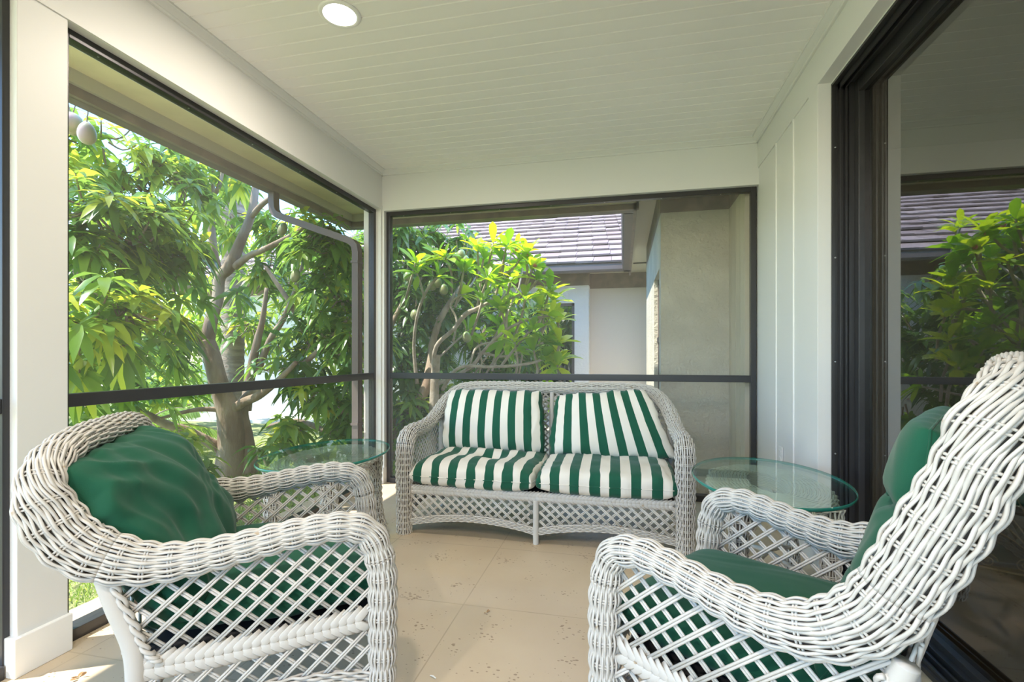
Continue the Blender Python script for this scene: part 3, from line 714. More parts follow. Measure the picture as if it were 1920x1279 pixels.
for (px, py, dd, R, n, tn) in blobs+back_blobs:
    c = at(px, py, dd); hub = c+Vector((0, 0, -R*.6)); bb = dd > 6.5
    for i in range(int(n*(.9 if bb else 1.25))):
        q = rnd_dir()*R*(random.random()**.45); q.z *= .85; p = c+q
        if p.x > -2.25 and p.y < YB+.3: continue
        ax = (p-hub).normalized()+Vector((0, 0, .35)); ax.normalize()
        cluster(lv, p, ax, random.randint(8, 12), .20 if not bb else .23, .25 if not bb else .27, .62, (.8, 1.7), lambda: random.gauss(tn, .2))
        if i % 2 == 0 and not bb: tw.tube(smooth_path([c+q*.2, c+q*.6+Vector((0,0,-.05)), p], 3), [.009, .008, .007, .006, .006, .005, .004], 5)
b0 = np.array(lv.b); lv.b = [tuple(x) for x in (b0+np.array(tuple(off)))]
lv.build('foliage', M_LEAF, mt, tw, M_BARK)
def mango(px, py, dd, rad, el=1.3, parent=mt, offv=off, pal=False):
    c = at(px, py, dd); m = MB(); pr = []
    for k in range(13):
        a = math.pi*k/12; z = -math.cos(a)*rad*el; r = math.sin(a)*rad*(1.0+.10*math.cos(a))
        pr.append((max(r, .0005), z))
    m.lathe(pr, 20)
    o = m.build('mango', M_MANGO if not pal else M_MANGO2, parent, True); o.location = c+offv; o.rotation_euler = (random.uniform(-.25, .25), random.uniform(-.3, .3), 0)
    m = MB(); m.tube([(0, 0, rad*el*.95), (.01, 0, rad*el+.05), (0, .01, rad*el+.14)], .0035, 5); m.build('fruit_stem', M_BARK, o)
M_MANGO2 = mat('mango_skin_pale', (.34, .43, .24), .4, col2=(.58, .40, .36), nscale=7, ramp=(.4, .62))
mango(134, 229, 3.0, .060, 1.0, pal=True); mango(137, 239, 3.15, .05, 1.0, pal=True); mango(163, 250, 2.95, .047, 1.4, pal=True)
mango(530, 430, 4.3, .038, 1.6); mango(554, 517, 4.4, .04, 1.6)
for px, py in ((765, 520), (856, 484), (864, 478), (872, 489), (778, 590), (810, 535), (820, 530), (832, 543), (875, 632)):
    mango(px, py, 5.95, .055, 1.25)

# --- mango thicket behind the plumeria ----------------------------------------
LK = 1.10
mt2 = thing('mango_tree', 'dark leafy mango thicket beyond the back screen, behind the plumeria', 'tree', tuple(at(800, 850, 7.2)))
mt2.location.z = -.14; off2 = -Vector(mt2.location)
tr2 = Off(off2)
limb(tr2, [(735, 930, 5.3, .08), (738, 850, 5.3, .075), (745, 792, 5.3, .07), (772, 772, 5.35, .07), (795, 735, 5.4, .065), (806, 690, 5.5, .055), (812, 640, 5.6, .045), (830, 590, 5.7, .04), (870, 530, 5.8, .03)])
limb(tr2, [(780, 765, 5.4, .04), (820, 745, 5.5, .03), (860, 735, 5.6, .02)])
limb(tr2, [(730, 700, 5.5, .035), (732, 620, 5.5, .03), (760, 560, 5.6, .025), (790, 520, 5.6, .02)])
limb(tr2, [(800, 900, 7.2, .12), (805, 760, 7.2, .10), (812, 640, 7.2, .08), (818, 540, 7.2, .05), (830, 440, 7.2, .03)])
limb(tr2, [(860, 900, 7.2, .08), (880, 700, 7.2, .06), (920, 600, 7.2, .04)])
tr2.build('trunk', M_BARK, mt2, True)
lv = Leaves(T_MANGO); tw = Off(off2)
for (px, py, dd, R, n, tn) in [
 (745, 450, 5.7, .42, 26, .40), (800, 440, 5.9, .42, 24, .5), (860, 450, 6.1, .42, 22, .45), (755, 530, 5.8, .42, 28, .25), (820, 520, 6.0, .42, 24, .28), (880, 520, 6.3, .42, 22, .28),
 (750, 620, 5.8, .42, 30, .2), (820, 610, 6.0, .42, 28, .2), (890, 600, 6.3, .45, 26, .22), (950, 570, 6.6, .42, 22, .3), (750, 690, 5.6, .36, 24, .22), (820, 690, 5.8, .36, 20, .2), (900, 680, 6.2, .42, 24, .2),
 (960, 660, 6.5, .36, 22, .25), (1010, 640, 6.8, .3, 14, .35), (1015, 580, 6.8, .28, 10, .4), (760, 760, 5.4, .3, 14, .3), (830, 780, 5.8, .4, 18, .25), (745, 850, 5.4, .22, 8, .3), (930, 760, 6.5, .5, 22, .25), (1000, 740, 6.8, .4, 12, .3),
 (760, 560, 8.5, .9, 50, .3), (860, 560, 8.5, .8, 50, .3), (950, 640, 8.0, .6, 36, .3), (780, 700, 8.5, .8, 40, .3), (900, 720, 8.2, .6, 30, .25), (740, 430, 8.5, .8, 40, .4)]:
    c = at(px, py, min(dd*LK, 8.6)); hub = c+Vector((0, 0, -R*.6))
    for i in range(int(n*1.2)):
        q = rnd_dir()*R*(random.random()**.45); p = c+q
        if p.y < YB+.45 or p.y > 8.9: continue
        ax = (p-hub).normalized()+Vector((0, 0, .3)); ax.normalize()
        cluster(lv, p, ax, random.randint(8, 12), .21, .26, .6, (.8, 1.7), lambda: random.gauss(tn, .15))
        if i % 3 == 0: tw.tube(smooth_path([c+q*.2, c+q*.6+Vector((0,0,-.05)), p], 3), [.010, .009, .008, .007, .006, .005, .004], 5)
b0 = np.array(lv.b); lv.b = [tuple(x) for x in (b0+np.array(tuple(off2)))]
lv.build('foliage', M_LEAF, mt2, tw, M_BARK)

# --- plumeria -----------------------------------------------------------------
LK = 1.12
pl = thing('plumeria_tree', 'plumeria with bare grey branches, broad bright leaves and pink buds beyond the back screen', 'tree', tuple(at(800, 900, 5.2)))
pl.location.z = -.14; off3 = -Vector(pl.location); st = Off(off3)
limb(st, [(800, 935, 5.2, .075), (805, 860, 5.2, .07), (812, 790, 5.2, .06), (815, 725, 5.2, .055), (818, 665, 5.2, .05)], 10)
paths = [
 [(812, 700, 5.2, .045), (818, 650, 5.15, .042), (850, 618, 5.1, .04), (872, 590, 5.05, .045), (895, 578, 5.0, .035), (925, 560, 4.95, .025), (935, 535, 4.9, .02)],
 [(872, 592, 5.05, .03), (905, 572, 5.2, .028), (950, 562, 5.1, .026), (985, 548, 5.0, .024), (1000, 535, 5.0, .022), (1010, 520, 5.0, .02)],
 [(820, 720, 5.2, .045), (880, 690, 5.0, .035), (905, 660, 4.95, .032), (935, 630, 4.9, .03), (960, 612, 4.85, .028), (990, 600, 4.8, .026), (1030, 592, 4.8, .022)],
 [(830, 730, 5.2, .04), (860, 690, 4.8, .03), (920, 688, 4.75, .028), (960, 686, 4.7, .028), (1000, 680, 4.7, .026), (1020, 672, 4.7, .024)],
 [(940, 686, 4.75, .025), (960, 660, 4.75, .024), (985, 630, 4.7, .02), (998, 618, 4.7, .02)],
 [(905, 662, 4.95, .025), (950, 668, 4.9, .022), (1000, 650, 4.8, .02), (1025, 640, 4.8, .02)],
 [(782, 720, 5.3, .04), (776, 650, 5.3, .034), (783, 590, 5.25, .03), (800, 545, 5.2, .028), (822, 518, 5.1, .024)],
 [(796, 560, 5.2, .026), (788, 530, 5.2, .022), (780, 510, 5.1, .02)],
 [(895, 578, 5.2, .03), (900, 540, 5.2, .026), (903, 505, 5.2, .024), (908, 480, 5.2, .02)],
 [(925, 560, 5.1, .026), (940, 520, 5.1, .024), (945, 490, 5.1, .02)],
 [(948, 565, 5.0, .024), (950, 600, 4.9, .02), (948, 640, 4.9, .02)],
 [(820, 540, 5.3, .02), (822, 500, 5.3, .02), (820, 478, 5.2, .018)],
 [(850, 640, 5.2, .025), (856, 600, 5.3, .022), (845, 570, 5.3, .02), (870, 550, 5.3, .018)],
 [(940, 520, 5.05, .022), (965, 500, 5.0, .02), (975, 485, 5.0, .018)],
 [(880, 690, 5.0, .02), (895, 650, 5.1, .022), (940, 640, 5.2, .02)],
 [(860, 760, 5.3, .03), (900, 745, 5.6, .028), (960, 730, 5.8, .022), (1020, 715, 5.8, .02)],
]
lv = Leaves(T_PLUM)
tips = []
for p in paths: limb(st, [(a_, b_, c_, r_*.62) for a_, b_, c_, r_ in p], 8); a, b = at(p[-2][0], p[-2][1], p[-2][2]*LK), at(p[-1][0], p[-1][1], p[-1][2]*LK); tips.append((b, (b-a).normalized(), .55))
for px, py, dd in [(895, 465, 5.2), (925, 455, 5.1), (950, 460, 5.0), (985, 470, 5.0), (1000, 500, 4.95), (1030, 545, 4.9), (1040, 560, 4.85), (1045, 600, 4.8), (1050, 640, 4.7), (1048, 670, 4.7), (1045, 685, 4.6), (915, 520, 5.0), (960, 520, 5.0), (985, 560, 4.9), (835, 480, 5.2), (780, 490, 5.1), (870, 505, 5.3), (940, 580, 4.9), (965, 640, 4.7), (905, 560, 4.9), (1015, 575, 4.9), (1000, 655, 4.8)]:
    tips.append((at(px, py, dd*LK), Vector((random.uniform(-.2, .5), random.uniform(-.5, .1), random.uniform(.5, 1))).normalized(), .75))
    c = at(px, py, dd*LK); st.tube([c, c-tips[-1][1]*.22, c-tips[-1][1]*.35+Vector((-.08, .1, -.1))], [.012, .014, .015], 6)
for i in range(16):   # far side of the crown
    c = at(random.uniform(880, 1010), random.uniform(450, 640), random.uniform(5.4, 6.1)*LK); tips.append((c, Vector((random.uniform(-.3, .6), random.uniform(-.2, .8), random.uniform(.4, 1))).normalized(), .6))
    st.tube([c, c-tips[-1][1]*.3, c-tips[-1][1]*.5+Vector((-.1, -.05, -.12))], [.012, .013, .014], 6)
for p, ax, tn in tips:
    cluster(lv, p, ax, random.randint(9, 12), .29, .28, .26, (.5, 1.45), lambda: random.gauss(tn, .15))
st.build('branches', M_PLUM, pl, True)
b0 = np.array(lv.b); lv.b = [tuple(x) for x in (b0+np.array(tuple(off3)))]
lv.build('foliage', M_LEAFP, pl)
for px, py, dd in ((968, 472, 4.95), (990, 480, 4.95), (1000, 492, 4.95), (1003, 500, 4.9)):
    c = at(px, py, dd*LK)+off3; fl = Leaves(T_SIMPLE)
    for k in range(14):
        fl.add(c+rnd_dir()*.012, rnd_dir(.2, 1), .045, .012, 0, .5)
    fl.build('flower_bud', M_PINK, pl)

# --- date palm trunk and low fronds -------------------------------------------
pb = at(434, 840, 6.3); pb.z = -.14
pm = thing('palm_tree', 'straight ringed palm trunk behind the mango limbs, with drooping fronds', 'palm tree', tuple(pb))
m = MB(); zs = np.arange(0, 5.6, .035)
m.tube([(.00+.012*z, 0, z) for z in zs], [(.135+.006*((i % 3) == 0)+.03*math.exp(-z*3)+(.03 if z > 3.0 else 0)) for i, z in enumerate(zs)], 18)
m.build('trunk', M_PALM, pm, True)
def fronds(parent, origin, n, L, zmin, zmax, stemr, leafL=.30, tn=.5, droop=.6):
    lf = Leaves(T_SIMPLE); sm = MB()
    for i in range(n):
        d0 = rnd_dir(zmin, zmax); P = []
        for k in range(13):
            q = k/12; P.append(Vector(origin)+d0*L*q+Vector((0, 0, -droop*L*q*q)))
        sm.tube(P, [stemr*(1-.8*k/12) for k in range(13)], 5)
        for k in range(2, 49):
            q = k/48*12; a = int(min(q, 11)); fr = q-a; p = P[a].lerp(P[a+1], fr); T = (P[a+1]-P[a]).normalized()
            sd_ = T.cross(Vector((0,0,1))).normalized()
            for s_ in (-1, 1):
                dr = (T*.6+sd_*s_*1.0+Vector((0, 0, -.1))).normalized()
                ll = leafL*math.sin(math.pi*(.12+.8*k/48))**.6
                lf.add(p, dr, ll, .02, .5, min(1, max(0, random.gauss(tn, .12))))
    sm.build('frond_stems', M_BARK, parent, True); lf.build('fronds', M_LEAFB, parent)
fronds(pm, (.06, 0, 5.5), 14, 2.0, -.1, .9, .015, .4)
pp = at(230, 800, 5.6); pp.z = -.14
p2 = thing('areca_palm', 'low feathery palm with arching fronds beyond the left screen rail', 'palm plant', tuple(pp))
fronds(p2, (0, 0, .2), 16, 1.25, .35, .95, .010, .28, .45, .55)
pp = at(130, 800, 5.0); pp.z = -.14
p3 = thing('areca_palm', 'small feathery palm at the far left, beside the porch post', 'palm plant', tuple(pp))
fronds(p3, (0, 0, .15), 12, 1.0, .35, .95, .010, .25, .45, .55)

# --- shrubs and far trees ------------------------------------------------------
def shrub(name, label, cat, c, R, n, L, tn, group=None, trunk=True, hz=1.0, mt_=None):
    t = thing(name, label, cat, (c[0], c[1], -.14), 0, group); lf = Leaves(T_SIMPLE); m = MB()
    h = c[2]+.14
    if trunk: m.tube([(0, 0, 0), (.03*R, .02*R, h*.5), (0, 0, h)], [.06*R, .05*R, .02*R], 8)
    for i in range(6):
        q = rnd_dir(-.2, .9)*R*.7; m.tube([(0, 0, h*.4), (q.x*.5, q.y*.5, h*.6+q.z*.4), (q.x, q.y, h+q.z*hz)], [.03*R, .02*R, .008*R], 6)
    for i in range(n):
        q = rnd_dir()*R*(random.random()**.33)*random.uniform(.85, 1.1); q.z *= hz
        p = Vector((0, 0, h))+q
        if p.z < .02: continue
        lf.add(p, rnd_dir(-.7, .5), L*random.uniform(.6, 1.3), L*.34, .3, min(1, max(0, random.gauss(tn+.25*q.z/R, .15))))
    m.build('stems', M_BARK, t, True); lf.build('foliage', mt_ or M_LEAFB, t)
G = 'background trees beyond the lawn'
for i, (px, py, dd, R, n, tn, lb) in enumerate([
   (60, 560, 16, 3.0, 2200, .6, 'rounded green tree far off at the left edge, past the porch post'),
   (180, 620, 14, 1.9, 2200, .55, 'rounded light green tree beyond the lawn, left of the mango limbs'),
   (300, 610, 17, 2.2, 2200, .6, 'pale green tree beyond the lawn, between the post and the palm trunk'),
   (400, 600, 15, 1.7, 2000, .6, 'pale leafy tree far behind the palm trunk'),
   (500, 620, 18, 1.9, 2000, .55, 'far green tree to the right of the palm trunk'),]):
    c = at(px, py, dd); shrub('background_tree', lb, 'tree', c, R, n, .26, tn, G)
for i, (px, py, dd, R, n, tn, lb) in enumerate([
   (640, 770, 6.9, .50, 1500, .3, 'low green shrub seen beside the downspout, below the screen rail'),
   (160, 735, 9.0, .7, 1800, .4, 'low green shrub on the lawn near the porch post'),
   (760, 880, 6.0, .45, 1200, .25, 'low dark shrub outside the back corner, beside the loveseat'),
   (340, 770, 10.5, .8, 1700, .5, 'light green shrub behind the left armchair, across the lawn')]):
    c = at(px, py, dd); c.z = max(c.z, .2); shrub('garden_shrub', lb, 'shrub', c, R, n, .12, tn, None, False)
# hedge beyond the wing, seen in the door reflection
shrub('background_tree', 'dense tree behind the far hip of the tiled roof', 'tree', (-15.5, 19.5, 4.2), 3.2, 6000, .25, .45, G)
# grass blades near the slab
gr = Leaves(T_SIMPLE)
for i in range(26000):
    x = -2.3-abs(random.gauss(0, 1.3)); y = random.uniform(1.0, 5.2)
    gr.add((x, y, -.14), (random.gauss(0, .45), random.gauss(0, .45), 1), random.uniform(.03, .065), .006, .3, random.random())
og = gr.build('grass', M_GRASSB, None); tag(og, 'short green lawn grass growing outside the left screens', 'grass', kind='stuff')

# ------------------------------------------------------------------ wicker
def resample(ctrl, step=.0075):
    """ctrl rows: x,y,z,a,b,ox,oy,oz"""
    Q = smooth_path(ctrl, 24); seg = np.linalg.norm(np.diff(Q[:, :3], axis=0), axis=1); L = np.concatenate([[0], np.cumsum(seg)])
    n = int(L[-1]/step)+1; l = np.linspace(0, L[-1], n)
    R = np.stack([np.interp(l, L, Q[:, k]) for k in range(Q.shape[1])], 1)
    P = R[:, :3]; T = np.gradient(P, axis=0); T /= np.linalg.norm(T, axis=1)[:, None]
    O = R[:, 5:8]; N1 = O-T*np.sum(O*T, 1)[:, None]; N1 /= np.linalg.norm(N1, axis=1)[:, None]; N2 = np.cross(T, N1)
    return dict(P=P, T=T, N1=N1, N2=N2, a=R[:, 3], b=R[:, 4], L=l)
PHG = np.linspace(0, 2*math.pi, 181); RG = np.linspace(.5, 2.6, 12); EA = []
for _r in RG:
    _s = np.concatenate([[0], np.cumsum(np.hypot(np.diff(np.cos(PHG)), _r*np.diff(np.sin(PHG))))]); EA.append(_s/_s[-1])
def weave_strands(m, D, i0, i1, n, p, rs, A, sides=5, phi0=0, phi1=2*math.pi, closed_ring=True):
    sl = slice(i0, i1); P, T, N1, N2, a, b, L = (D[k][sl] for k in ('P', 'T', 'N1', 'N2', 'a', 'b', 'L'))
    k = len(P)
    if k < 2: return
    th = np.arange(sides)*2*math.pi/sides
    for j in range(n):
        rt = np.clip(b/a, .5, 2.6)
        ph = np.interp(rt, RG, [np.interp(j/n, EA[g], PHG) for g in range(len(RG))])
        ph = ph+.06*np.sin(L*9+j*2.1)*(6.28/n)*1.5
        mlt = 1+A*np.cos(math.pi*L/p+math.pi*j)+.022*np.cos(2*math.pi*L/p)
        c, s = np.cos(ph), np.sin(ph)
        Rd = N1*(c*b)[:, None]+N2*(s*a)[:, None]; Rd /= np.linalg.norm(Rd, axis=1)[:, None]
        C = P+N1*(a*c)[:, None]+N2*(b*s)[:, None]+Rd*((mlt-1)*.044)[:, None]
        Sd = np.cross(T, Rd)
        rr = (rs*(1+.12*math.sin(j*7.3))*np.sqrt((a+b)/(a[0]*.5+b[0]*.5)/1.0).clip(.8, 1.35))[:, None, None]
        V = C[:, None, :]+rr*(np.cos(th)[None, :, None]*Rd[:, None, :]*.85+np.sin(th)[None, :, None]*Sd[:, None, :])
        base = []
        for i in range(k-1):
            for q in range(sides):
                q2 = (q+1) % sides; base.append((i*sides+q, i*sides+q2, (i+1)*sides+q2, (i+1)*sides+q))
        base.append(tuple(range(sides))[::-1]); base.append(tuple((k-1)*sides+q for q in range(sides)))
        m.add(V.reshape(-1, 3), base)
def roll_part(name, D, L0, L1, parent, n=38, p=.056, rs=.0030, A=.085, core=.80, caps=False):
    L = D['L']; i0 = int(np.searchsorted(L, L0)); i1 = min(len(L), int(np.searchsorted(L, L1))+1)
    m = MB(); weave_strands(m, D, i0, i1, n, p, rs, A)
    k = math.ceil(L0/p)
    th = np.arange(22)*2*math.pi/22
    while k*p <= L1:
        for dl in (-.0035, .0035):
            i = min(len(L)-1, max(0, int(round((k*p+dl)/(L[1]-L[0])))))
            P, T, N1, N2, a, b = (D[q][i] for q in ('P', 'T', 'N1', 'N2', 'a', 'b'))
            C = P+T*(k*p+dl-L[i])+np.cos(th)[:, None]*N1*a*.985+np.sin(th)[:, None]*N2*b*.985
            m.tube(C, .0028, 5, closed=True)
        k += 1
    o = m.build(name, M_WICK, parent, True)
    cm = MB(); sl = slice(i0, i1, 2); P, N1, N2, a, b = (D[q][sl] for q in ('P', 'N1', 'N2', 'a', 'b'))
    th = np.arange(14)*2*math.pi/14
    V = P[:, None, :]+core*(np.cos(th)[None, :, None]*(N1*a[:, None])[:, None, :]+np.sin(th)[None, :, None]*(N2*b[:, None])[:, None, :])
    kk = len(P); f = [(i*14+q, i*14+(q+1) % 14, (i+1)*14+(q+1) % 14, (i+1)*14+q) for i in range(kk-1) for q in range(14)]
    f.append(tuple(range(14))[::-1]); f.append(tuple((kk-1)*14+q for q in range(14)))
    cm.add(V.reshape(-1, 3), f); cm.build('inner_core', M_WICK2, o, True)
    return o
def clip_lines(poly, ang, pitch, c0=0.0):
    dx, dy = math.cos(ang), math.sin(ang); nx, ny = -dy, dx
    cs = [x*nx+y*ny for x, y in poly]; lo, hi = min(cs), max(cs); out = []
    k = math.ceil((lo-c0)/pitch)
    while c0+k*pitch < hi:
        c = c0+k*pitch; k += 1; ts = []
        for i in range(len(poly)):
            (x1, y1), (x2, y2) = poly[i], poly[(i+1) % len(poly)]
            s1, s2 = x1*nx+y1*ny-c, x2*nx+y2*ny-c
            if (s1 < 0) != (s2 < 0):
                q = s1/(s1-s2); ts.append((x1+(x2-x1)*q)*dx+(y1+(y2-y1)*q)*dy)
        ts.sort()
        for a, b in zip(ts[::2], ts[1::2]):
            if b-a > .012: out.append(((a*dx+c*nx, a*dy+c*ny), (b*dx+c*nx, b*dy+c*ny), (nx, ny)))
    return out
def lattice(m, poly, to3, pitch=.040, ang=math.radians(42), rod=.0034, seg=1, off=.0036):
    for sgn in (1, -1):
        for (p, q, nn) in clip_lines(poly, sgn*ang, pitch):
            for w_ in (-rod*.95, rod*.95):
                pts = []
                for k in range(seg+1):
                    t = k/seg; pts.append(to3(p[0]+(q[0]-p[0])*t+nn[0]*w_, p[1]+(q[1]-p[1])*t+nn[1]*w_, sgn*off))
                m.tube(pts, rod, 6)
def braid(m, P, N, width, th=.006, step=.0215):
    """herringbone plait along path P (list of points) facing N"""
    P = np.array([tuple(p) for p in P]); seg = np.linalg.norm(np.diff(P, axis=0), axis=1); L = np.concatenate([[0], np.cumsum(seg)])
    N = np.array(N, float); N /= np.linalg.norm(N)
    l = 0
    def pt(s):
        s = min(max(s, 0), L[-1]); return np.array([np.interp(s, L, P[:, k]) for k in range(3)])
    while l < L[-1]:
        T = pt(l+.01)-pt(l-.01); T /= np.linalg.norm(T)+1e-9; W = np.cross(N, T)
        for s_ in (-1, 1):
            a = pt(l)+W*s_*width*.54-N*.005; b = pt(l+.014)+W*s_*width*.38+N*.005; c = pt(l+.036)+W*s_*width*.10+N*.009; e = pt(l+.056)-W*s_*width*.14+N*.000
            m.tube([a, b, (b+c)/2+N*.001, c, e], [.008, .0118, .0125, .0118, .005], 8, flat=.24, ref=tuple(N))
        l += step
def band(m, P, N, width, rows=5, r=.0042, p=.03):
    """flat woven strip: parallel strands weaving in and out"""
    P = smooth_path(P, 10); seg = np.linalg.norm(np.diff(P, axis=0), axis=1); L = np.concatenate([[0], np.cumsum(seg)]); n = max(4, int(L[-1]/.009))
    l = np.linspace(0, L[-1], n); Q = np.stack([np.interp(l, L, P[:, k]) for k in range(3)], 1)
    N = np.array(N, float); T = np.gradient(Q, axis=0); T /= np.linalg.norm(T, axis=1)[:, None]; W = np.cross(N, T)
    for j in range(rows):
        o_ = (j/(rows-1)-.5)*width
        for side in (1, -1):
            C = Q+W*o_+N*(side*(.006+.004*np.cos(math.pi*l/p+math.pi*j)))[:, None]
            m.tube(C, r, 5)
    m.tube(Q, width*.28, 6, flat=.5, ref=tuple(N))
def wrapped_leg(name, pts, rads, parent, label=None):
    Q = smooth_path([(*p, r) for p, r in zip(pts, rads)], 40)
    seg = np.linalg.norm(np.diff(Q[:, :3], axis=0), axis=1); L = np.concatenate([[0], np.cumsum(seg)]); n = int(L[-1]/.0022)
    l = np.linspace(0, L[-1], n); R = np.stack([np.interp(l, L, Q[:, k]) for k in range(4)], 1)
    m = MB(); m.tube(R[:, :3], R[:, 3]+np.where(np.arange(n) % 2 == 0, .0006, -.0004), 14)
    return m.build(name, M_WICK, parent, True)

def wicker_chair(label, loc, rz, w_, side, back, legy, backmid, seat_z=.33):
    """side: list (y,z,a,b) from front arm bend to top of the rising back; back: list (x offset,y,z,a,b) round the back to its middle"""
    t = thing('wicker_armchair', label, 'armchair', (*loc, 0), rz)
    half = [(w_, legy, 0.0, .036, .036, 1, 0, 0), (w_, legy+.002, .15, .038, .038, 1, 0, 0), (w_, legy+.003, .32, .040, .040, 1, 0, 0), (w_, legy, .47, .041, .041, 1, 0, 0)]
    half += [(w_, y, z, a, b, 1, 0, 0) for (y, z, a, b) in side]
    half += [(w_+dx, y, z, a, b, ox, oy, 0) for (dx, y, z, a, b, ox, oy) in back]
    mid = [(0, *backmid, 0, -1, 0)]
    other = [(-r[0], r[1], r[2], r[3], r[4], -r[5], r[6], r[7]) for r in half[::-1]]
    # flip outward vectors so the section turns smoothly
    D = resample(np.array(half+mid+other, float)); D['a'] = D['a']-.004; D['b'] = D['b']-.005
    tot = D['L'][-1]
    # landmarks
    Lleg = D['L'][int(np.argmax(D['P'][:, 2] > .50))]
    idx = int(np.argmax((D['P'][:, 1] < -.50)))
    Lb = D['L'][idx]
    roll_part('leg', D, 0, Lleg, t); roll_part('armrest', D, Lleg, Lb, t); roll_part('back_rim', D, Lb, tot-Lb, t)
    roll_part('armrest', D, tot-Lb, tot-Lleg, t); roll_part('leg', D, tot-Lleg, tot, t)
    # rear legs
    rl = [(-.518, .555), (-.49, .47), (-.452, .35), (-.452, .2), (-.465, 0)]
    for s_ in (1, -1):
        wrapped_leg('leg', [(s_*(w_-.004), y, z) for y, z in rl], [.020, .023, .024, .021, .019], t)
    # side lattice panels
    top = [(legy, .50)]+[(y, z-.02) for (y, z, a, b) in side if y > -.52]
    poly = [(legy, seat_z)]+top+[(-.505, .53), (-.45, .33)]
    low = [(legy, seat_z-.03), (-.45, .30), (-.455, .17), (-.30, .20), (-.15, .205), (0, .20), (legy, .175)]
    for s_ in (1, -1):
        m = MB(); f3 = lambda u, v, o: (s_*(w_-.002)+o, u, v)
        lattice(m, poly, f3); m.build('side_panel', M_WICK, t, True)
        m = MB(); lattice(m, low, f3); m.build('lower_side_panel', M_WICK, t, True)
        m = MB(); P = smooth_path([(s_*w_, legy-.03, seat_z+.005), (s_*w_, -.1, seat_z-.01), (s_*w_, -.3, seat_z-.02), (s_*w_, -.45, .31)], 8)
        if s_ < 0: P = P
        braid(m, P, (s_, 0, 0), .060); m.tube([(p[0]-s_*.006, p[1], p[2]) for p in P], .024, 8, flat=.22, ref=(s_, 0, 0)); m.build('braided_rail', M_WICK, t, True)
        m = MB(); band(m, [(s_*w_, legy-.03, .165), (s_*w_, 0, .185), (s_*w_, -.15, .195), (s_*w_, -.3, .19), (s_*w_, -.45, .165)], (s_, 0, 0), .032); m.build('lower_rail', M_WICK, t, True)
        # rope trim along the rear leg
        m = MB(); P = smooth_path([(s_*w_, -.49, .53), (s_*w_, -.455, .44), (s_*w_, -.425, .36), (s_*w_, -.40, .325)], 10)
        for k in (0, 1):
            m.tube([(p[0]+s_*(.012+.005*math.cos(i*.9+k*math.pi)), p[1]+.007*math.sin(i*.9+k*math.pi), p[2]) for i, p in enumerate(P)], .0055, 6)
        m.build('rope_trim', M_WICK, t, True)
    # front rail and apron
    y0 = legy+.01
    m = MB(); P = [(-w_+.04, y0, seat_z), (0, y0+.012, seat_z), (w_-.04, y0, seat_z)]
    braid(m, smooth_path(P, 10), (0, 1, 0), .05); m.tube([(p[0], p[1]-.006, p[2]) for p in smooth_path(P, 6)], .022, 8, flat=.22, ref=(0, 1, 0)); m.build('braided_rail', M_WICK, t, True)
    m = MB(); lattice(m, [(-w_+.03, seat_z), (w_-.03, seat_z), (w_-.03, .13), (w_*.5, .19), (0, .20), (-w_*.5, .19), (-w_+.03, .13)], lambda u, v, o: (u, y0+o, v)); m.build('front_panel', M_WICK, t, True)
    m = MB(); band(m, [(-w_+.03, y0, .13), (-w_*.5, y0, .18), (0, y0, .195), (w_*.5, y0, .18), (w_-.03, y0, .13)], (0, 1, 0), .03); m.build('lower_rail', M_WICK, t, True)
    # back lattice
    ytop, ztop = backmid[0], backmid[1]
    def f3(u, v, o):
        q = (v-.28)/(ztop-.28); yb = -.455+(ytop+.455)*q
        return (u*(1-.0*q), yb-.03*(1-(u/w_)**2)*q+o, v)
    m = MB(); zt = [(x, z) for x, z in ((w_-.02, ztop-.16), (w_-.10, ztop-.04), (0, ztop-.01), (-w_+.10, ztop-.04), (-w_+.02, ztop-.16))]
    lattice(m, [(-w_+.01, .28), (w_-.01, .28)]+zt, f3, seg=4); m.build('back_panel', M_WICK, t, True)
    m = MB(); m.tube([(-w_, -.452, .30), (w_, -.452, .30)], .014, 8); m.tube([(-w_, -.46, .15), (w_, -.46, .15)], .010, 8); m.build('rear_stretcher', M_WICK, t, True)
    m = MB(); m.box(-w_+.02, w_-.02, -.45, legy-.02, seat_z-.035, seat_z-.01); m.build('seat_deck', M_DARK, t)
    return t, D

low_side = [(.105, .572, .040, .040), (.03, .603, .039, .039), (-.09, .598, .038, .039), (-.18, .585, .038, .040), (-.30, .568, .040, .043), (-.40, .564, .042, .050), (-.468, .578, .044, .058), (-.54, .612, .045, .066), (-.59, .662, .045, .066), (-.622, .722, .045, .060)]
low_back = [(-.012, -.638, .775, .045, .052, .85, -.5), (-.05, -.640, .815, .044, .046, .5, -.85), (-.11, -.636, .842, .043, .042, .2, -1), (-.20, -.630, .856, .042, .040, 0, -1)]
wicker_chair('white wicker armchair on the left with low rounded back and solid green cushions', (-.978, 1.505), math.radians(-57), .345, low_side, low_back, .137, (-.625, .860, .042, .040))
hi_side = [(.07, .57, .040, .040), (.0, .597, .038, .038), (-.07, .590, .037, .039), (-.139, .575, .037, .040), (-.224, .556, .038, .045), (-.29, .548, .040, .050), (-.356, .553, .042, .055), (-.413, .574, .043, .059), (-.476, .628, .045, .062), (-.520, .706, .045, .062), (-.552, .777, .045, .062), (-.583, .846, .045, .060), (-.608, .915, .045, .057)]
hi_back = [(-.010, -.622, .965, .045, .058, .85, -.5), (-.05, -.636, 1.005, .044, .050, .5, -.85), (-.11, -.643, 1.030, .043, .045, .2, -1), (-.20, -.645, 1.042, .042, .042, 0, -1)]
